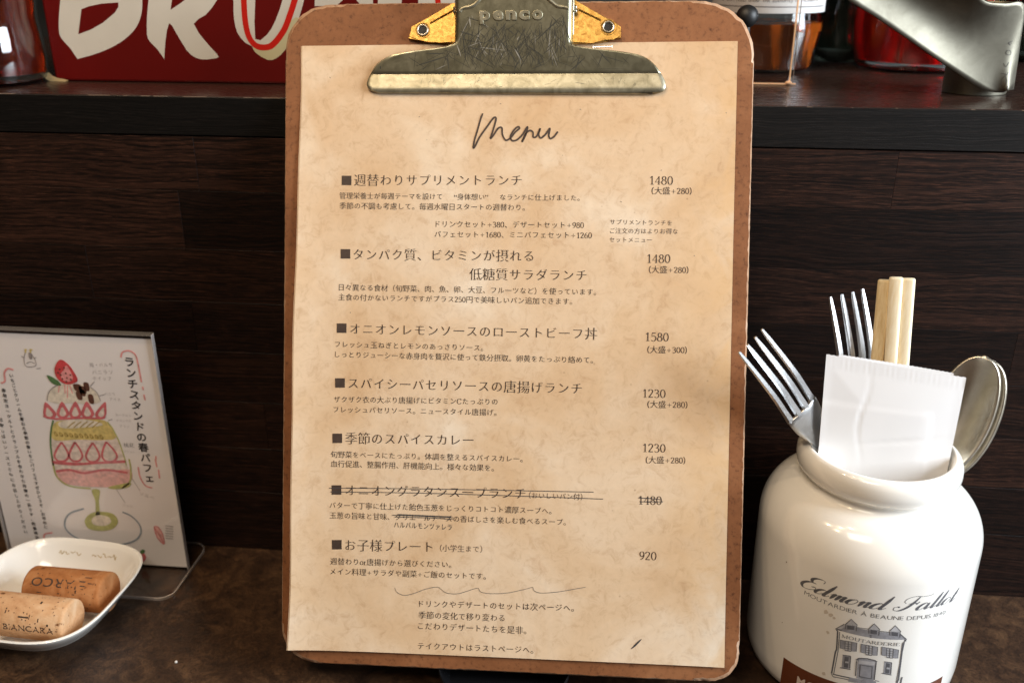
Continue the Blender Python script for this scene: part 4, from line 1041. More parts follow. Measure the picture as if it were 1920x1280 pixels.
obj('base_edge', vs, [[i, (i+1) % k, k+(i+1) % k, k+i] for i in range(k)]+[[k+i, k+(i+1) % k, 2*k+(i+1) % k, 2*k+i] for i in range(k)], 'acrylic_edge', cs)
card = thing('drawing_card', (-252, -26, 3), 'white card with a hand drawn strawberry parfait and brush lettering in an acrylic stand', 'card')
YC = -26.6
cx1 = CX1-0.3
slab('card_paper', CX0+0.8, cx1, -26.5, -25.7, 3.0, CZ1-2.2, 'card', card, 0.05)
def cp(px, py): q = ony(px, py, YC); return (q.x, q.z)
def on_card(x, z, k=0): return Vector((x, YC-0.03-0.035*k, z))
c5 = lambda x, y: cp(x/4.74, 600+y/4.74)          # crop coordinates of the upper half
c6 = lambda x, y: cp(x/3.0475, 860+y/3.0475)
SEP = {'berry_outline', 'title_bracket', 'berry', 'berry_flesh', 'chocolate_piece', 'glass_outline', 'dome_outline', 'sauce_line', 'bowl_outline', 'lime_base', 'pointer_line', 'animal_doodle', 'berry_doodle', 'berry_sauce'}
def cst(name, lst, w, mat, tr=c5, lay=1, n=5, taper=False, par=None):
    if name in SEP and len(lst) > 1:
        for q in lst: cst(name, [q], w, mat, tr, lay, n, taper, par)
        return
    m = Mesh()
    for s in lst:
        v, f = ribbon([tr(*p) for p in s], (lambda d, t: w*(0.35+0.65*sin(pi*t))) if taper else (lambda d, t: w), n); m.add([on_card(p.x, p.y, lay) for p in v], f)
    return m.out(name, mat, par or card)
def cfill(name, lst, mat, tr=c5, lay=0, n=5, par=None):
    if name in SEP and len(lst) > 1:
        for q in lst: cfill(name, [q], mat, tr, lay, n, par)
        return
    m = Mesh()
    for s in lst:
        P = cr([tr(*p) for p in s], n, closed=True)[:-1]; v, f = poly(P); m.add([on_card(p.x, p.y, lay) for p in v], f)
    return m.out(name, mat, par or card)
draw = cfill('parfait_drawing', [[(475, 900), (700, 880), (930, 890), (1040, 1040), (1110, 1260), (1110, 1330), (700, 1350), (480, 1320), (455, 1100)]], 'c_pale', lay=0)
cfill('yellow_layer', [[(480, 920), (600, 890), (930, 890), (1030, 1040), (900, 1065), (700, 1060), (475, 1060)]], 'c_yellow', lay=1, par=draw)
cfill('cream_layer', [[(530, 905), (700, 880), (860, 900), (900, 935), (640, 960), (540, 950)]], 'c_cream', lay=2, par=draw)
cst('nut_scribble', [[(500+k*45+14*cos(a*.9), 1010+18*sin(a*1.1)+k*3) for a in range(8)] for k in range(10)], 0.28, 'c_ochre', lay=3, par=draw)
cst('nut_scribble', [[(600+k*55, 955), (640+k*55, 920), (670+k*55, 900)] for k in range(5)], 0.3, 'c_ochre', lay=3, par=draw)
cst('glass_outline', [[(475, 890), (458, 960), (450, 1050), (455, 1150), (475, 1290)]], 0.5, 'c_green', lay=3, par=draw)
cst('glass_outline', [[(955, 900), (1010, 980), (1060, 1080), (1110, 1230), (1125, 1290)]], 0.35, 'c_lime', lay=3, par=draw)
# berries
def berry(cx, cy, w_, h_, tilt=0, fill='c_pale', tr=c5):
    pts = [(cx+tilt, cy-h_), (cx+w_*.7+tilt*.4, cy-h_*.2), (cx+w_, cy+h_*.5), (cx+w_*.5, cy+h_), (cx-w_*.5, cy+h_), (cx-w_, cy+h_*.5), (cx-w_*.7+tilt*.4, cy-h_*.2)]
    return pts
B1 = [berry(445, 800, 58, 72, -40), berry(560, 795, 56, 72, -10), berry(670, 795, 56, 74, 0), berry(780, 795, 58, 74, -10), berry(895, 800, 50, 74, 40)]
B2 = [berry(548, 1165, 62, 82, 0), berry(675, 1165, 58, 82, -8), berry(825, 1170, 60, 82, 0), berry(975, 1165, 66, 86, -30)]
cfill('berry', B1, 'c_rose', lay=2, par=draw)
cfill('berry_flesh', [[(x*0.52+cx_*.48, y*0.55+cy_*.45+8) for x, y in b] for b, cx_, cy_ in ((b, sum(q[0] for q in b)/7, sum(q[1] for q in b)/7) for b in B1)], 'c_pale', lay=3, par=draw)
cfill('berry', B2, 'c_pale', lay=2, par=draw)
cst('berry_outline', [b+[b[0]] for b in B2], 0.62, 'c_rose', lay=3, par=draw)
cst('berry_outline', [[(385, 850), (500, 875), (700, 868), (900, 870), (935, 850)], [(470, 1255), (700, 1272), (900, 1262), (1115, 1250)]], 0.6, 'c_rose', lay=4, par=draw)
# dome of cream, sauce, chocolate
cfill('cream_dome', [[(425, 710), (440, 640), (520, 580), (650, 565), (790, 590), (870, 660), (890, 725), (780, 745), (650, 735), (520, 740)]], 'c_cream', lay=1, par=draw)
cst('dome_outline', [[(420, 715), (432, 650), (470, 600), (520, 575)], [(800, 590), (860, 640), (895, 715)]], 0.22, 'c_grey', lay=3, par=draw)
cst('berry_sauce', [[(530, 580), (520, 640)], [(575, 575), (580, 650)], [(620, 575), (645, 650)], [(600, 580), (600, 690)]], 0.9, 'c_pink', lay=2, taper=True, par=draw)
cfill('top_strawberry', [[(540, 350), (590, 375), (640, 430), (690, 520), (670, 555), (600, 570), (540, 545), (500, 500), (485, 440), (505, 380)]], 'c_red', lay=4, par=draw)
cfill('strawberry_blush', [[(590, 400), (620, 440), (650, 510), (620, 545), (560, 530), (540, 480), (570, 440)]], 'c_pink', lay=5, par=draw)
cst('strawberry_seeds', [[(x, y), (x-6, y+12)] for x, y in ((535, 430), (575, 415), (545, 480), (590, 465), (560, 515), (600, 505), (630, 480), (595, 540), (635, 520), (520, 460))], 0.45, 'c_choc', lay=6, par=draw)
cfill('leaf', [[(418, 490), (460, 500), (520, 540), (545, 575), (500, 575), (450, 545)]], 'c_green', lay=5, par=draw)
cfill('chocolate_piece', [[(x-w_, y-h_), (x+w_*.6, y-h_*.9), (x+w_, y+h_), (x-w_*.5, y+h_*.8)] for x, y, w_, h_ in ((690, 600, 38, 30), (735, 620, 34, 30), (770, 590, 26, 34), (705, 670, 28, 34), (735, 645, 26, 26), (810, 700, 26, 38))], 'c_choc', lay=4, par=draw)
# lower bowl, stem, plate
cfill('berry_sauce_layer', [[(325, 70), (450, 60), (600, 70), (740, 60), (745, 130), (640, 160), (420, 150), (345, 120)]], 'c_blush', c6, 2, par=draw)
cst('sauce_line', [[(300, 20), (420, 30), (560, 22), (720, 15)], [(320, 70), (400, 62), (480, 80), (600, 62), (730, 78)]], 0.75, 'c_rose', c6, 3, par=draw)
cst('bowl_outline', [[(300, 0), (320, 90), (370, 140), (430, 160), (520, 168)], [(738, 0), (748, 60), (742, 130), (700, 165)]], 0.5, 'c_lime', c6, 3, par=draw)
cfill('lime_base', [[(620, 160), (740, 135), (735, 160), (660, 172)], [(525, 178), (570, 178), (566, 240), (572, 330), (550, 330), (545, 240)]], 'c_lime', c6, 3, par=draw)
cfill('lime_base', [[(485, 350), (520, 310), (580, 300), (650, 315), (675, 360), (640, 400), (570, 410), (505, 395)]], 'c_lime', c6, 3, par=draw)
cfill('foot_highlight', [[(525, 345), (560, 320), (620, 330), (635, 360), (600, 380), (540, 375)]], 'c_cream', c6, 4, par=draw)
cst('plate_outline', [[(480, 282), (400, 310), (370, 360), (385, 410), (450, 455), (560, 485), (680, 488), (770, 465), (805, 420), (795, 370), (750, 325), (700, 302)]], 0.45, 'c_blue', c6, 3, par=draw)
# title and captions: vertical brush lettering
def vtext(name, text, pts, size, mat, off=0.012, par=None, jit=0.0, tr=c5, w_=1.0):
    P = [Vector(tr(*p)) for p in pts]; m = Mesh(); rs_ = random.Random(len(text)); seg = []
    L = [0]
    for a, b in zip(P[:-1], P[1:]): L.append(L[-1]+(b-a).length)
    for i, ch in enumerate(text):
        d = L[-1]*(i+0.5)/len(text); q = 0
        while q < len(L)-2 and L[q+1] < d: q += 1
        t = (d-L[q])/(L[q+1]-L[q]); c = P[q].lerp(P[q+1], t)
        if ch in ' 　': continue
        v, f = glyph(ch, off); an = rs_.uniform(-jit, jit)-0.06
        m.add([on_card(c.x+((p.x-.48)*cos(an)-(p.y-.37)*sin(an))*size*w_, c.y+((p.x-.48)*sin(an)+(p.y-.37)*cos(an))*size, 2) for p in v], f)
    return m.out(name, mat, par or card)
vtext('brush_title', 'ランチスタンドの春パフェ', [(1140, 320), (1190, 640), (1245, 980), (1290, 1220), (1335, 1445)], 6.1, 'c_brush', 0.018, jit=0.22)
cst('title_bracket', [[(1075, 330), (1090, 285), (1150, 272), (1205, 310), (1230, 400), (1258, 550)], [(1268, 590), (1274, 620)], [(1280, 660), (1290, 710)], [(1385, 1205), (1388, 1235)]], 0.42, 'c_pink', lay=2)
cst('title_bracket', [[(790, 45), (800, 100), (830, 150), (870, 165)], [(888, 0), (896, 45)], [(906, 60), (912, 110)]], 0.42, 'c_pink', c6, 2)
cst('title_bracket', [[(10, 560), (45, 540), (40, 470), (70, 430), (120, 440)]], 0.5, 'c_pink', lay=2)
cst('title_bracket', [[(140, 475), (160, 500), (205, 500)], [(255, 465), (255, 430), (300, 420)]], 0.5, 'c_pink', c6, 2)
vtext('side_writing', 'いちごとクリームを重ねた季節の春いちごパフェですぜひどうぞ。お早めに', [(95, 470), (160, 740), (225, 1000), (290, 1300), (412, 1854)], 2.55, 'c_brush', 0.014, jit=0.3)
vtext('side_writing', '春限定ヨーグルトとクランブルを合わせた自慢の一品です、数量限定', [(28, 600), (80, 860), (140, 1130), (200, 1400), (334, 1950)], 2.55, 'c_brush', 0.014, jit=0.3)
vtext('side_writing', '甘酸っぱいソースとともにお召し上がりください', [(5, 860), (40, 1090), (100, 1380), (233, 1900)], 2.55, 'c_brush', 0.014, jit=0.3)
def htext(name, text, p0, p1, mat, off=-0.012):
    print_line(name, text, p0, p1, on_card, mat, card, off=off, dbl=False)
htext('caption', '苺・バルサ', c5(795, 400), c5(1000, 395), 'c_grey'); htext('caption', 'バニラソ', c5(820, 462), c5(1000, 462), 'c_grey'); htext('caption', 'ホイップ', c5(825, 515), c5(990, 520), 'c_grey')
htext('caption', 'バニラ', c5(930, 655), c5(1020, 655), 'c_grey'); htext('caption', 'アイス', c5(975, 700), c5(1070, 705), 'c_grey')
htext('caption', 'ヨーグルト', c5(1025, 840), c5(1165, 848), 'c_grey'); htext('caption', 'クランブル', c5(1035, 890), c5(1165, 895), 'c_grey'); htext('caption', 'プリン', c5(1060, 940), c5(1150, 945), 'c_grey')
htext('caption', '桃花', c5(1100, 1108), c5(1190, 1112), 'c_brush'); htext('caption', 'ブリュレ', c5(1100, 1165), c5(1200, 1170), 'c_grey'); htext('caption', 'ソルベ', c6(800, 195), c6(880, 225), 'c_grey'); htext('caption', 'ジュレ', c6(700, 262), c6(760, 270), 'c_grey')
cst('pointer_line', [[(840, 545), (805, 585)], [(880, 672), (930, 660)], [(960, 890), (1000, 880)]], 0.18, 'c_grey', lay=2)
cst('pointer_line', [[(745, 95), (800, 180)], [(665, 172), (715, 250)]], 0.15, 'c_grey', c6, 2)
cst('animal_doodle', [[(225, 290), (215, 340), (225, 400), (270, 415), (320, 400), (310, 345), (280, 300)], [(190, 320), (215, 330)], [(300, 340), (325, 330)], [(325, 430), (365, 425)], [(235, 385), (270, 370), (310, 385)]], 0.2, 'c_grey', lay=2)
cst('animal_doodle', [[(230, 290), (225, 262), (240, 265)], [(275, 290), (270, 262), (290, 265)]], 0.4, 'c_yellow', lay=2)
cfill('animal_doodle', [[(255, 290), (285, 300), (285, 345), (262, 340)]], 'c_grey', lay=2)
cfill('petal_doodle', [[(880, 385), (905, 390), (935, 440), (940, 485), (905, 460), (885, 420)]], 'c_blush', c6, 2); cst('petal_doodle', [[(885, 395), (910, 430), (935, 480)], [(880, 385), (905, 388), (930, 430), (938, 485), (900, 450), (880, 385)]], 0.25, 'c_rose', c6, 3)
cst('stamp_lines', [[(945, 380+k*14), (990, 386+k*14)] for k in range(6)], 0.22, 'c_grey', c6, 2)
cfill('berry_doodle', [[(790, 545), (820, 535), (835, 560), (820, 585), (795, 570)]], 'c_rose', c6, 2); cfill('berry_doodle', [[(800, 530), (815, 515), (830, 525), (815, 542)]], 'c_green', c6, 3)

# ================================================================ DISH AND CORKS
DC = Vector((-252.0, -77.0, 0)); dish = thing('sauce_dish', DC, 'small white square porcelain dish holding two wine corks', 'dish')
def supr(half, z, n=96, e=3.4, rot=radians(-4)):
    out = []
    for i in range(n):
        a = 2*pi*i/n; c, s = cos(a), sin(a); r = half/((abs(c)**e+abs(s)**e)**(1/e)); x, y = r*c, r*s
        out.append((DC.x+x*cos(rot)-y*sin(rot), DC.y+x*sin(rot)+y*cos(rot), z))
    return out
prof = [(0.5, 0.4, 2), (17, 0.4, 2.2), (19, 0.8, 2.3), (20, 3, 2.4), (27, 5.2, 2.6), (36, 12, 3.0), (41.5, 19.5, 3.3), (43.4, 22.0, 3.4), (43.8, 22.9, 3.4), (43.2, 23.5, 3.4), (42.2, 23.2, 3.4), (40.2, 20.6, 3.3), (37, 14.5, 3.1), (33, 8.6, 2.9), (28, 5.8, 2.7), (20, 4.6, 2.4), (0.5, 4.4, 2)]
vs = []; fs = []; n = 96
for hf, z, e in prof: vs += supr(hf, z, n, e)
for k in range(len(prof)-1):
    for i in range(n): j = (i+1) % n; fs.append([k*n+i, k*n+j, (k+1)*n+j, (k+1)*n+i])
fs.append(list(range(n))[::-1]); fs.append([(len(prof)-1)*n+i for i in range(n)])
obj('dish_body', vs, fs, 'porcelain', dish, smooth=60)
# pencilled words inside the far rim
def dish_pt(x, y, k=0):   # lies on the sloping far wall
    t = (y-0)/10.0; px, py = x, y; return None
m = Mesh(); rs = random.Random(21)
A = onz(105, 1038, 17.5); Bq = onz(214, 1049, 17.5)
for i in range(11):
    c0 = A.lerp(Bq, (i+.2)/11)
    if i in (4, 5): continue
    pts = [(0, rs.uniform(-1, 1.4)), (rs.uniform(.5, 1.2), rs.uniform(0, 2)), (rs.uniform(1.2, 2.2), rs.uniform(-1.5, 0)), (rs.uniform(2.2, 3), rs.uniform(-.5, 1.5))]
    v, f = ribbon(pts, lambda d, t: 0.2, 4); m.add([Vector((c0.x+p.x, c0.y+0.42*p.y+0.0, c0.z+1.0+0.75*p.y)) for p in v], f)
sw = m.out('faded_handwriting', 'c_ochre', dish)
s_ = sw.modifiers.new('wrap', 'SHRINKWRAP'); s_.target = bpy.data.objects['dish_body.001'] if 'dish_body.001' in bpy.data.objects else bpy.data.objects['dish_body']; s_.offset = 0.00012
def cork(c, ang, tilt, L, R_, mat, label, text, tang, flip, th, zs=1.0, tspan=(0.15, 0.85)):
    c = Vector(c); root = thing('wine_cork', c, label, 'cork', 'wine corks in the small dish')
    ax = Vector((cos(ang)*cos(tilt), sin(ang)*cos(tilt), sin(tilt))); up = Vector((0, 0, 1)); up = (up-ax*up.dot(ax)).normalized(); sd_ = ax.cross(up)
    def pt(s, a, r): return c+ax*s+(up*sin(a)+(-sd_ if sd_.y > 0 else sd_)*cos(a))*r      # a=0 faces the camera side
    prof_ = [(0.01, -L/2), (R_*.6, -L/2+.1), (R_-.9, -L/2), (R_-.2, -L/2+.6), (R_, -L/2+1.6), (R_, 0), (R_, L/2-1.6), (R_-.2, L/2-.6), (R_-.9, L/2), (R_*.6, L/2-.1), (.01, L/2)]
    n_ = 48; vs = []; fs = []
    for r, s in prof_:
        for i in range(n_): vs.append(pt(s, 2*pi*i/n_, r))
    for k in range(len(prof_)-1):
        for i in range(n_): j = (i+1) % n_; fs.append([k*n_+i, k*n_+j, (k+1)*n_+j, (k+1)*n_+i])
    obj('cork_body', vs, fs, mat, root, smooth=50)
    m = Mesh(); x = 0; parts = []
    for ch in text:
        if ch == ' ': x += .35; continue
        v, f = glyph(ch, 0.006); xx = [p.x for p in v]; parts.append(([Vector((x+p.x-min(xx), p.y)) for p in v], f)); x += max(xx)-min(xx)+.1
    W = x-.1
    for v, f in parts:
        for p in v:
            pass
        q = []
        for p in v:
            s = tspan[0]*L-L/2+(p.x/W)*(tspan[1]-tspan[0])*L; yy = p.y*th
            if flip: s = -s+((tspan[0]+tspan[1]-1)*L); yy = -yy
            q.append(pt(s, tang+yy/R_, R_+.06))
        m.add(q, f)
    m.out('branded_lettering', 'ink', root)
    m = Mesh(); rs_ = random.Random(int(L*10))
    for _ in range(60):
        s = rs_.uniform(-L/2+2, L/2-2); a = rs_.uniform(-.3, 2.6); w_ = rs_.uniform(.15, .7)*(2 if _ % 9 == 0 else 1); h_ = rs_.uniform(.015, .09)
        m.add([pt(s, a, R_+.05), pt(s+w_, a+h_*.2, R_+.05), pt(s+w_*1.1, a+h_, R_+.05), pt(s+.1, a+h_*.9, R_+.05)], [[0, 1, 2, 3]])
    tag(m.out('pits', 'choc_pit', root), kind='stuff')
    return root, pt
M['choc_pit'] = plain('cork_pit', (0.07, 0.025, 0.012), 0.8)
c1 = onz(134, 1104, 19.0); c2 = onz(62, 1155, 22.5)
r1, pt1 = cork(c1, radians(-3), 0.02, 45, 11.0, 'cork_a', 'reddish brown wine cork at the back of the dish with upside down lettering', "L'ARCO", 1.12, True, 6.6, tspan=(.12, .8))
r2, pt2 = cork(c2, radians(-1), -0.03, 44, 11.0, 'cork_b', 'paler wine cork at the front of the dish printed in capitals along its lower side', 'LA BIANCARA', 0.0, False, 4.6, tspan=(.10, .90))
def cork_marks(pt, R_, lst, par):
    m = Mesh()
    for s, a, w_, h_ in lst:
        m.add([pt(s, a, R_+.07), pt(s+w_, a, R_+.07), pt(s+w_, a+h_, R_+.07), pt(s, a+h_, R_+.07)], [[0, 1, 2, 3]])
    m.out('burnt_mark', 'ink', par)
cork_marks(pt1, 11.0, [(-13, .10, 2.6, .34), (-1, .1, 1.2, .36), (9, .5, .7, .16), (12, .25, .5, .5), (14.5, .5, .5, .35), (15, 1.0, 2.5, .05), (12, 1.3, 4, .05), (11, .85, 3, .05)], r1)
cork_marks(pt2, 11.0, [(-1.5, .62, 5.5, .07), (0.5, .52, .7, .36), (2.5, .50, .6, .34), (4.2, .58, .4, .22), (7, 1.35, 1.0, .14), (-14, .95, .7, .2), (-9, .75, .6, .25), (9, .5, .6, .16), (14, .35, 1.0, .1), (-18, 1.2, .5, .35), (-15, 1.2, .4, .3)], r2)
# crumb on the table
cpt = onz(330, 1240, 0.8); bm = bmesh.new(); bmesh.ops.create_icosphere(bm, subdivisions=1, radius=0.9)
for v_ in bm.verts: v_.co = Vector((v_.co.x*random.uniform(.8, 1.3), v_.co.y*random.uniform(.7, 1.1), v_.co.z*.8))+cpt
tag(bm_obj('crumb', bm, 'crumb', None, loc=cpt), 'tiny white crumb on the brown table left of the clipboard', 'crumb')

# ================================================================ SHELF THINGS
TY = 48.5
def tp(px, py): q = ony(px, py, TY); return (q.x, q.z)
t1x = -262.0; tin = thing('red_tin', (t1x+150, TY+35, H), 'dark red enamel tin box with large cream brush letters on the shelf', 'tin')
bm_obj('tin_box', box_bm(t1x-8, 10, TY, TY+75, H+0.3, H+170, 1.2, 2), 'tin', tin)
def on_tin(x, z, k=0): return Vector((x, TY-0.05-0.04*k, z))
tq = lambda x, y: tp(x/3.368, y/3.368)
def tfill(name, lst, mat, lay, n=4, tr=tq):
    m = Mesh()
    for s in lst:
        P = cr([tr(*p) for p in s], n, closed=True)[:-1] if n > 1 else [Vector(tr(*p)) for p in s]; v, f = poly(P); m.add([on_tin(p.x, p.y, lay) for p in v], f)
    return m.out(name, mat, tin)
tfill('letter_b', [[(390, -80), (376, 60), (371, 160), (378, 225), (410, 270), (445, 308), (488, 371), (500, 371), (600, 343), (700, 303), (790, 248), (860, 175), (893, 90), (898, 0), (880, -80), (800, -150), (840, -230), (780, -330), (600, -360), (420, -330)]], 'tin_letter', 0, 3)
tfill('letter_b_counter', [[(515, 60), (560, 42), (640, 25), (748, 17), (748, 45), (725, 82), (650, 145), (575, 188), (495, 218)]], 'tin', 1, 1)
tfill('letter_r', [[(945, -200), (938, 0), (929, 100), (928, 215), (945, 262), (990, 308), (1034, 368), (1038, 366), (1045, 260), (1068, 148), (1110, 205), (1180, 320), (1235, 365), (1290, 377), (1340, 372), (1382, 361), (1345, 315), (1300, 265), (1224, 152), (1300, 95), (1372, 0), (1400, -100), (1350, -220), (1150, -260)]], 'tin_letter', 0, 2)
tfill('letter_r_counter', [[(1078, 63), (1095, -60), (1250, -120), (1220, -40), (1140, 22)]], 'tin', 1, 1)
tfill('letter_u', [[(1480, -150), (1475, 20), (1478, 120), (1500, 210), (1550, 272), (1592, 294), (1615, 335), (1690, 380), (1745, 370), (1800, 318), (1850, 225), (1890, 110), (1930, -40), (1940, -150), (1800, -150), (1790, -20), (1740, 130), (1685, 222), (1612, 248), (1612, 0), (1620, -150)]], 'tin_letter', 0, 2)
M['tin_cream'] = plain('aged_cream_paint', (0.50, 0.45, 0.27), 0.4, var=0.1, vscale=25)
tfill('letter_u_cream', [[(1597, 298), (1615, 335), (1690, 379), (1745, 369), (1800, 317), (1850, 224), (1886, 115), (1840, 130), (1790, 210), (1725, 290), (1665, 305), (1620, 300)]], 'tin_cream', 1, 2)  # lower stroke of the U in yellowish cream
cst2 = ribbon([tq(*p) for p in ((1540, -100), (1541, 20), (1550, 140), (1572, 232), (1612, 286), (1665, 301), (1722, 284), (1790, 198), (1832, 95), (1868, -20), (1890, -110))], lambda d, t: 1.55, 5)
m = Mesh(); m.add([on_tin(p.x, p.y, 2) for p in cst2[0]], cst2[1]); m.out('red_inline', 'tin_line', tin)
tpx = lambda x, y: tp(x, y)
tfill('letter_n', [[(592, -60), (590, 12), (630, 12), (657, -12), (680, 14), (700, 14), (695, -60)], [(712, -60), (708, 14), (752, 14), (760, -60)]], 'tin_letter', 0, 1, tpx)
tfill('letter_o', [[(786, -60), (784, 14), (850, 14), (930, 14), (930, -60)]], 'tin_letter', 0, 1, tpx)
m = Mesh(); v, f = ribbon([tpx(822, -60), tpx(820, -20), tpx(822, 12)], lambda d, t: 1.4, 4); m.add([on_tin(p.x, p.y, 2) for p in v], f); m.out('red_inline', 'tin_line', tin)
kp = [(82, 127), (86, 137), (92, 136), (98, 142), (108, 146.5), (120, 148.5), (129, 151), (122, 153), (95, 152.5), (87, 149), (84, 139)]
v, f = poly([tp(*p) for p in kp]); m = Mesh(); m.add([on_tin(p.x, p.y, 3) for p in v], f); m.out('chipped_corner', 'chip', tin)

def bottle(name, cx, cy, prof_out, liquid, liqmat, label, cat, top_only=True, glassmat='glass'):
    root = thing(name, (cx, cy, H), label, cat)
    v, f = lathe([(0.01, H+0.4)]+[(r, H+z) for r, z in prof_out]+[(r-1.8, H+z) for r, z in reversed(prof_out) if z > 2]+[(0.01, H+3)], cx, cy, 72); obj('glass', v, f, glassmat, root, smooth=60)
    lp = [(r-1.9, H+z) for r, z in prof_out if 2.5 < z <= liquid]; lp = [(0.01, H+3.2)]+lp+[(lp[-1][0], H+liquid), (0.01, H+liquid)]
    v, f = lathe(lp, cx, cy, 72); obj('syrup', v, f, liqmat, root, smooth=60)
    return root
# amber bottle on the right
ab = onz(1452, 128, H); abx, aby = ab.x+0, 152.0
L_ = ony(1537, 75, aby); rad = 32.0; abx = L_.x-rad-1
amb = bottle('syrup_bottle', abx, aby, [(26, 1), (29, 3), (30.5, 7), (31.5, 14), (33, 22), (32.5, 30), (31.2, 36), (31.2, 44), (32.4, 55), (33, 90), (33, 150)], ony(1450, 47, aby-31).z-H, 'amber', 'clear syrup bottle with a white label and low amber syrup beside the clipboard', 'bottle')
lz0 = ony(1450, 26, aby-33).z-H
v, f = [], []
for j, z in enumerate((lz0, lz0+3.5, lz0+60)):
    for i in range(33):
        a = radians(-100+200*i/32); v.append((abx+33.25*sin(a), aby-33.25*cos(a), H+z))
for j in range(2):
    for i in range(32): k = j*33+i; f.append([k, k+1, k+34, k+33])
lb = obj('label', v, f, 'label', amb, smooth=180)
m = Mesh()
def ring_strip(z0, z1, a0=-95, a1=62):
    vs = []; fs = []
    for i in range(25):
        a = radians(a0+(a1-a0)*i/24); vs += [(abx+33.32*sin(a), aby-33.32*cos(a), H+z0), (abx+33.32*sin(a), aby-33.32*cos(a), H+z1)]
    for i in range(24): fs.append([2*i, 2*i+1, 2*i+3, 2*i+2])
    return vs, fs
m.add(*ring_strip(lz0+3.3, lz0+3.8)); m.out('label_rule', 'label_ink', lb)
m = Mesh(); x = 0; parts = []
for ch in 'SYRUP BOTTLED under the authority of MONIN ®':
    if ch == ' ': x += .32; continue
    g_ = glyph(ch, -0.004); xx = [p.x for p in g_[0]]; parts.append(([Vector((x+p.x-min(xx), p.y)) for p in g_[0]], g_[1])); x += max(xx)-min(xx)+.07
for vs, fs in parts: m.add([Vector((abx+33.32*sin(-1.25+p.x/x*2.1), aby-33.32*cos(-1.25+p.x/x*2.1), H+lz0+6.2+p.y*2.9)) for p in vs], fs)
m.out('label_lettering', 'label_ink', lb)
# red bottle
rb0 = onz(1600, 118, H); rby = 170.0; lft = ony(1596, 60, rby); rr = 40.0; rbx = lft.x+rr+1
bottle('syrup_jug', rbx, rby, [(33, 0.8), (36, 2.2), (38, 6), (39.5, 14), (40.8, 26), (41, 50), (41, 140)], 136, 'redjuice', 'glass bottle full of deep red syrup partly hidden by the steel scoop', 'bottle')
# amber bottle at far left
lbx = -301.0; lby = 38.0
bottle('syrup_bottle', lbx, lby, [(26, 0.8), (28.5, 2.4), (30, 6), (30.5, 14), (29.8, 24), (29, 34), (30, 44), (30.5, 150)], 146, 'darkamber', 'dark amber syrup bottle left of the red tin, cut off by the picture edge', 'bottle')
# dark glassware in the depth
for (px_, r_, hh, y_, lab) in ((1572, 24, 70, 206, 'smoky green glass between the amber and red bottles'), (1925, 40, 90, 230, 'dark glass bowl at the right end of the shelf behind the steel scoop')):
    q = ony(px_, 80, y_); root = thing('drinking_glass', (q.x, y_, H), lab, 'glass')
    v, f = lathe([(0.01, H+.5), (r_*.6, H+.5), (r_*.9, H+8), (r_, H+25), (r_*1.02, H+hh), (r_*.98, H+hh+1), (r_*.94, H+hh), (r_*.92, H+25), (r_*.8, H+10), (0.01, H+6)], q.x, y_, 64)
    obj('glass_body', v, f, 'dark_glass', root, smooth=60)
# acrylic sign holder beside the amber bottle
AY = 77.0
q0 = ony(1478, 160, AY); q1 = ony(1490, 0, AY)
sg = thing('acrylic_sign_holder', (q0.x-20, AY, H), 'thin clear acrylic holder with painted warm edge glow right behind the clipboard', 'sign holder')
ax1 = q0.x
slab('front_panel', ax1-70, ax1, AY, AY+1.4, H+1.5, H+115, 'acrylic', sg)
slab('rear_panel', ax1-70, ax1+3.6, AY+9.0, AY+10.4, H+1.5, H+115, 'acrylic', sg)
slab('edge_strip', ax1+0.05, ax1+0.85, AY+0.1, AY+1.3, H+1.0, H+115, 'acrylic_glow', sg, 0.1)
slab('edge_strip', ax1+3.65, ax1+3.95, AY+9.0, AY+10.2, H+1.0, H+115, 'acrylic_edge', sg, 0.05)
slab('bottom_strip', ax1-70, ax1+4.0, AY-0.2, AY+1.3, H+0.2, H+0.95, 'acrylic_glow', sg, 0.1)
bm = bmesh.new(); bmesh.ops.create_icosphere(bm, subdivisions=2, radius=1.3)
for v_ in bm.verts: v_.co = Vector((v_.co.x*1.5, v_.co.y, v_.co.z*.8))+Vector((ax1, AY, H+1.3))
bm_obj('glue_bead', bm, 'acrylic_glow', sg, smooth=180)
# black knob peeking from behind the board's corner
kc = ony(1401, 31, 30); kn = thing('black_knob', (kc.x, 30, H), 'round black knob peeking out behind the upper right corner of the clipboard', 'knob')
v, f = lathe([(0.01, H+.3), (6, H+.4), (6.5, H+2), (2.2, H+4), (2.0, kc.z-4)], kc.x, 30, 32); obj('stem', v, f, 'black_rubber', kn, smooth=60)
bm = bmesh.new(); bmesh.ops.create_uvsphere(bm, u_segments=32, v_segments=20, radius=5.4)
for v_ in bm.verts: v_.co = v_.co*1.0+Vector((kc.x, 30, kc.z))
bm_obj('ball', bm, 'black_rubber', kn, smooth=180)

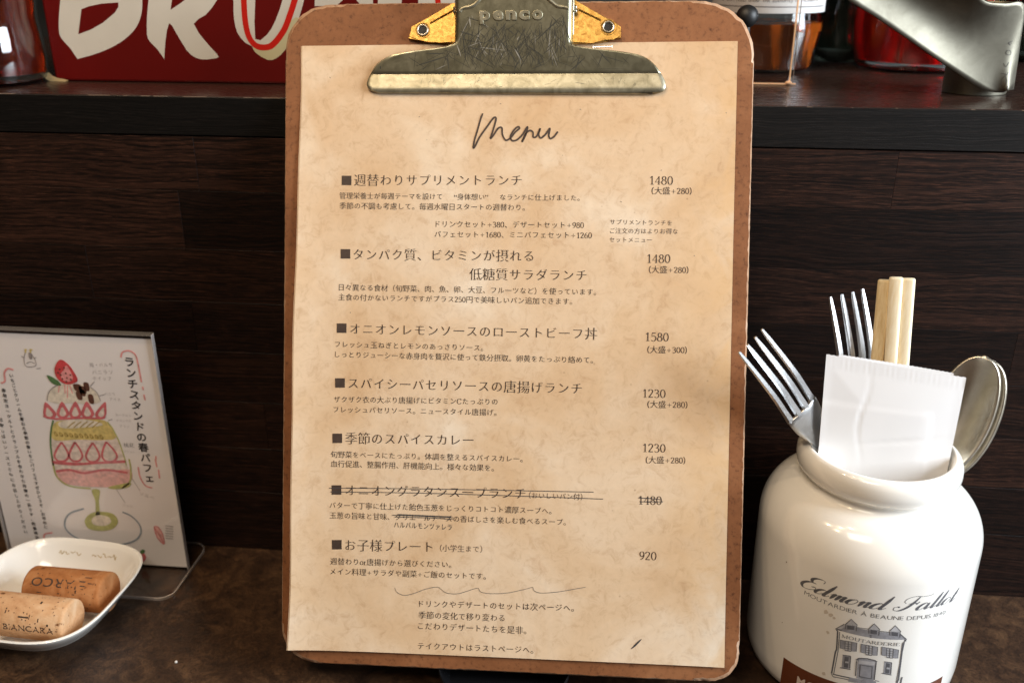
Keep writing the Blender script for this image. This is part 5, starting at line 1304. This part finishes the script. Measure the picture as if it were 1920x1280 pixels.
# steel scoop: short cylinder foot with a big folded sheet spout
SY = 44.0; fb = onz(1846, 181, H); sr = 15.4; scx, scy = fb.x-0.3, fb.y+sr
scp = thing('steel_scoop', (scx, scy, H), 'satin steel spout shaped sheet on a short round foot, engraved with small numbers', 'scoop')
ztop = ony(1880, 7, scy-sr*0.5).z
v, f = lathe([(sr-0.2, H+0.2), (sr, H+0.8), (sr, ztop), (sr-1.0, ztop+.3), (sr-1.2, ztop), (sr-1.2, H+1)], scx, scy, 64); obj('foot_tube', v, f, 'cup', scp, smooth=50)
low = [(1568, -22), (1590, 0), (1640, 31), (1700, 72), (1750, 107), (1800, 141), (1835, 164), (1860, 172.5), (1882, 172)]
upp = [(1700, -150), (1745, -105), (1790, -60), (1825, -22), (1848, 3), (1885, 7), (1919, 9), (1912, 80), (1899, 168)]
Lc = cr(low, 5); Uc = cr(upp, 5); m = Mesh(); K = 18
for i in range(len(Lc)):
    t = i/(len(Lc)-1); yL = scy-sr-1.5-16*(1-t)**1.2; yU = scy-sr*0.75-34*(1-t)
    for k in range(K+1):
        s = k/K; px_ = Lc[i].x*(1-s)+Uc[i].x*s; py_ = Lc[i].y*(1-s)+Uc[i].y*s
        y_ = yL*(1-s)+yU*s-sin(pi*s)*6.5*t**3+12*(1-t)**0.8*sin(pi*s)*min(1, 4*t+.3)
        m.v.append(ony(px_, py_, y_))
nL = len(Lc)
from mathutils.bvhtree import BVHTree
for i in range(nL-1):
    for k in range(K): a = i*(K+1)+k; m.f.append([a, a+1, a+K+2, a+K+1])
SBV = BVHTree.FromPolygons([tuple(v) for v in m.v], m.f)
o = m.out('spout_sheet', 'cup', scp, smooth=60); s_ = o.modifiers.new('t', 'SOLIDIFY'); s_.thickness = 0.0009; s_.offset = 0
# engraved figures on the tube
def on_tube(px, py, k=0):
    d = ray(px, py).normalized(); hit = SBV.ray_cast(CAM, d)
    return CAM+d*((hit[3] if hit[0] is not None else (scp_d))-0.62)
scp_d = (Vector((scx+8, scy-sr, H+20))-CAM).length
sp_ = lambda x, y: Vector((1640+x/6.736, y/6.736))
eng = [[(1745, 520), (1690, 545), (1720, 575)], [(1735, 548), (1688, 548)], [(1660, 660), (1680, 640), (1715, 645), (1722, 680), (1700, 697), (1668, 690), (1660, 660)],
       [(1628, 800), (1660, 845), (1695, 790)], [(1595, 930), (1650, 935), (1665, 955), (1690, 915)], [(1640, 965), (1605, 1010), (1600, 1080), (1635, 1140)], [(1650, 960), (1672, 1030), (1620, 1110)], [(1672, 1030), (1715, 1035)],
       [(1715, 935), (1708, 965), (1730, 975), (1745, 945), (1762, 960), (1755, 985)], [(1725, 885), (1770, 880)], [(1700, 1035), (1722, 1035), (1712, 1060)], [(1685, 1090), (1680, 1120), (1700, 1130), (1715, 1095), (1722, 1120)]]
m = Mesh()
for s in eng:
    P = [sp_(*p) for p in s]; v, f = ribbon(P, lambda d, t: 0.55, 4); m.add([on_tube(p.x, p.y) for p in v], f)
m.out('engraved_marks', 'engrave', scp)
print('planks', nplank, 'objects', len(bpy.data.objects), 'tris', sum(len(o.data.polygons) for o in bpy.data.objects if o.type == 'MESH'))
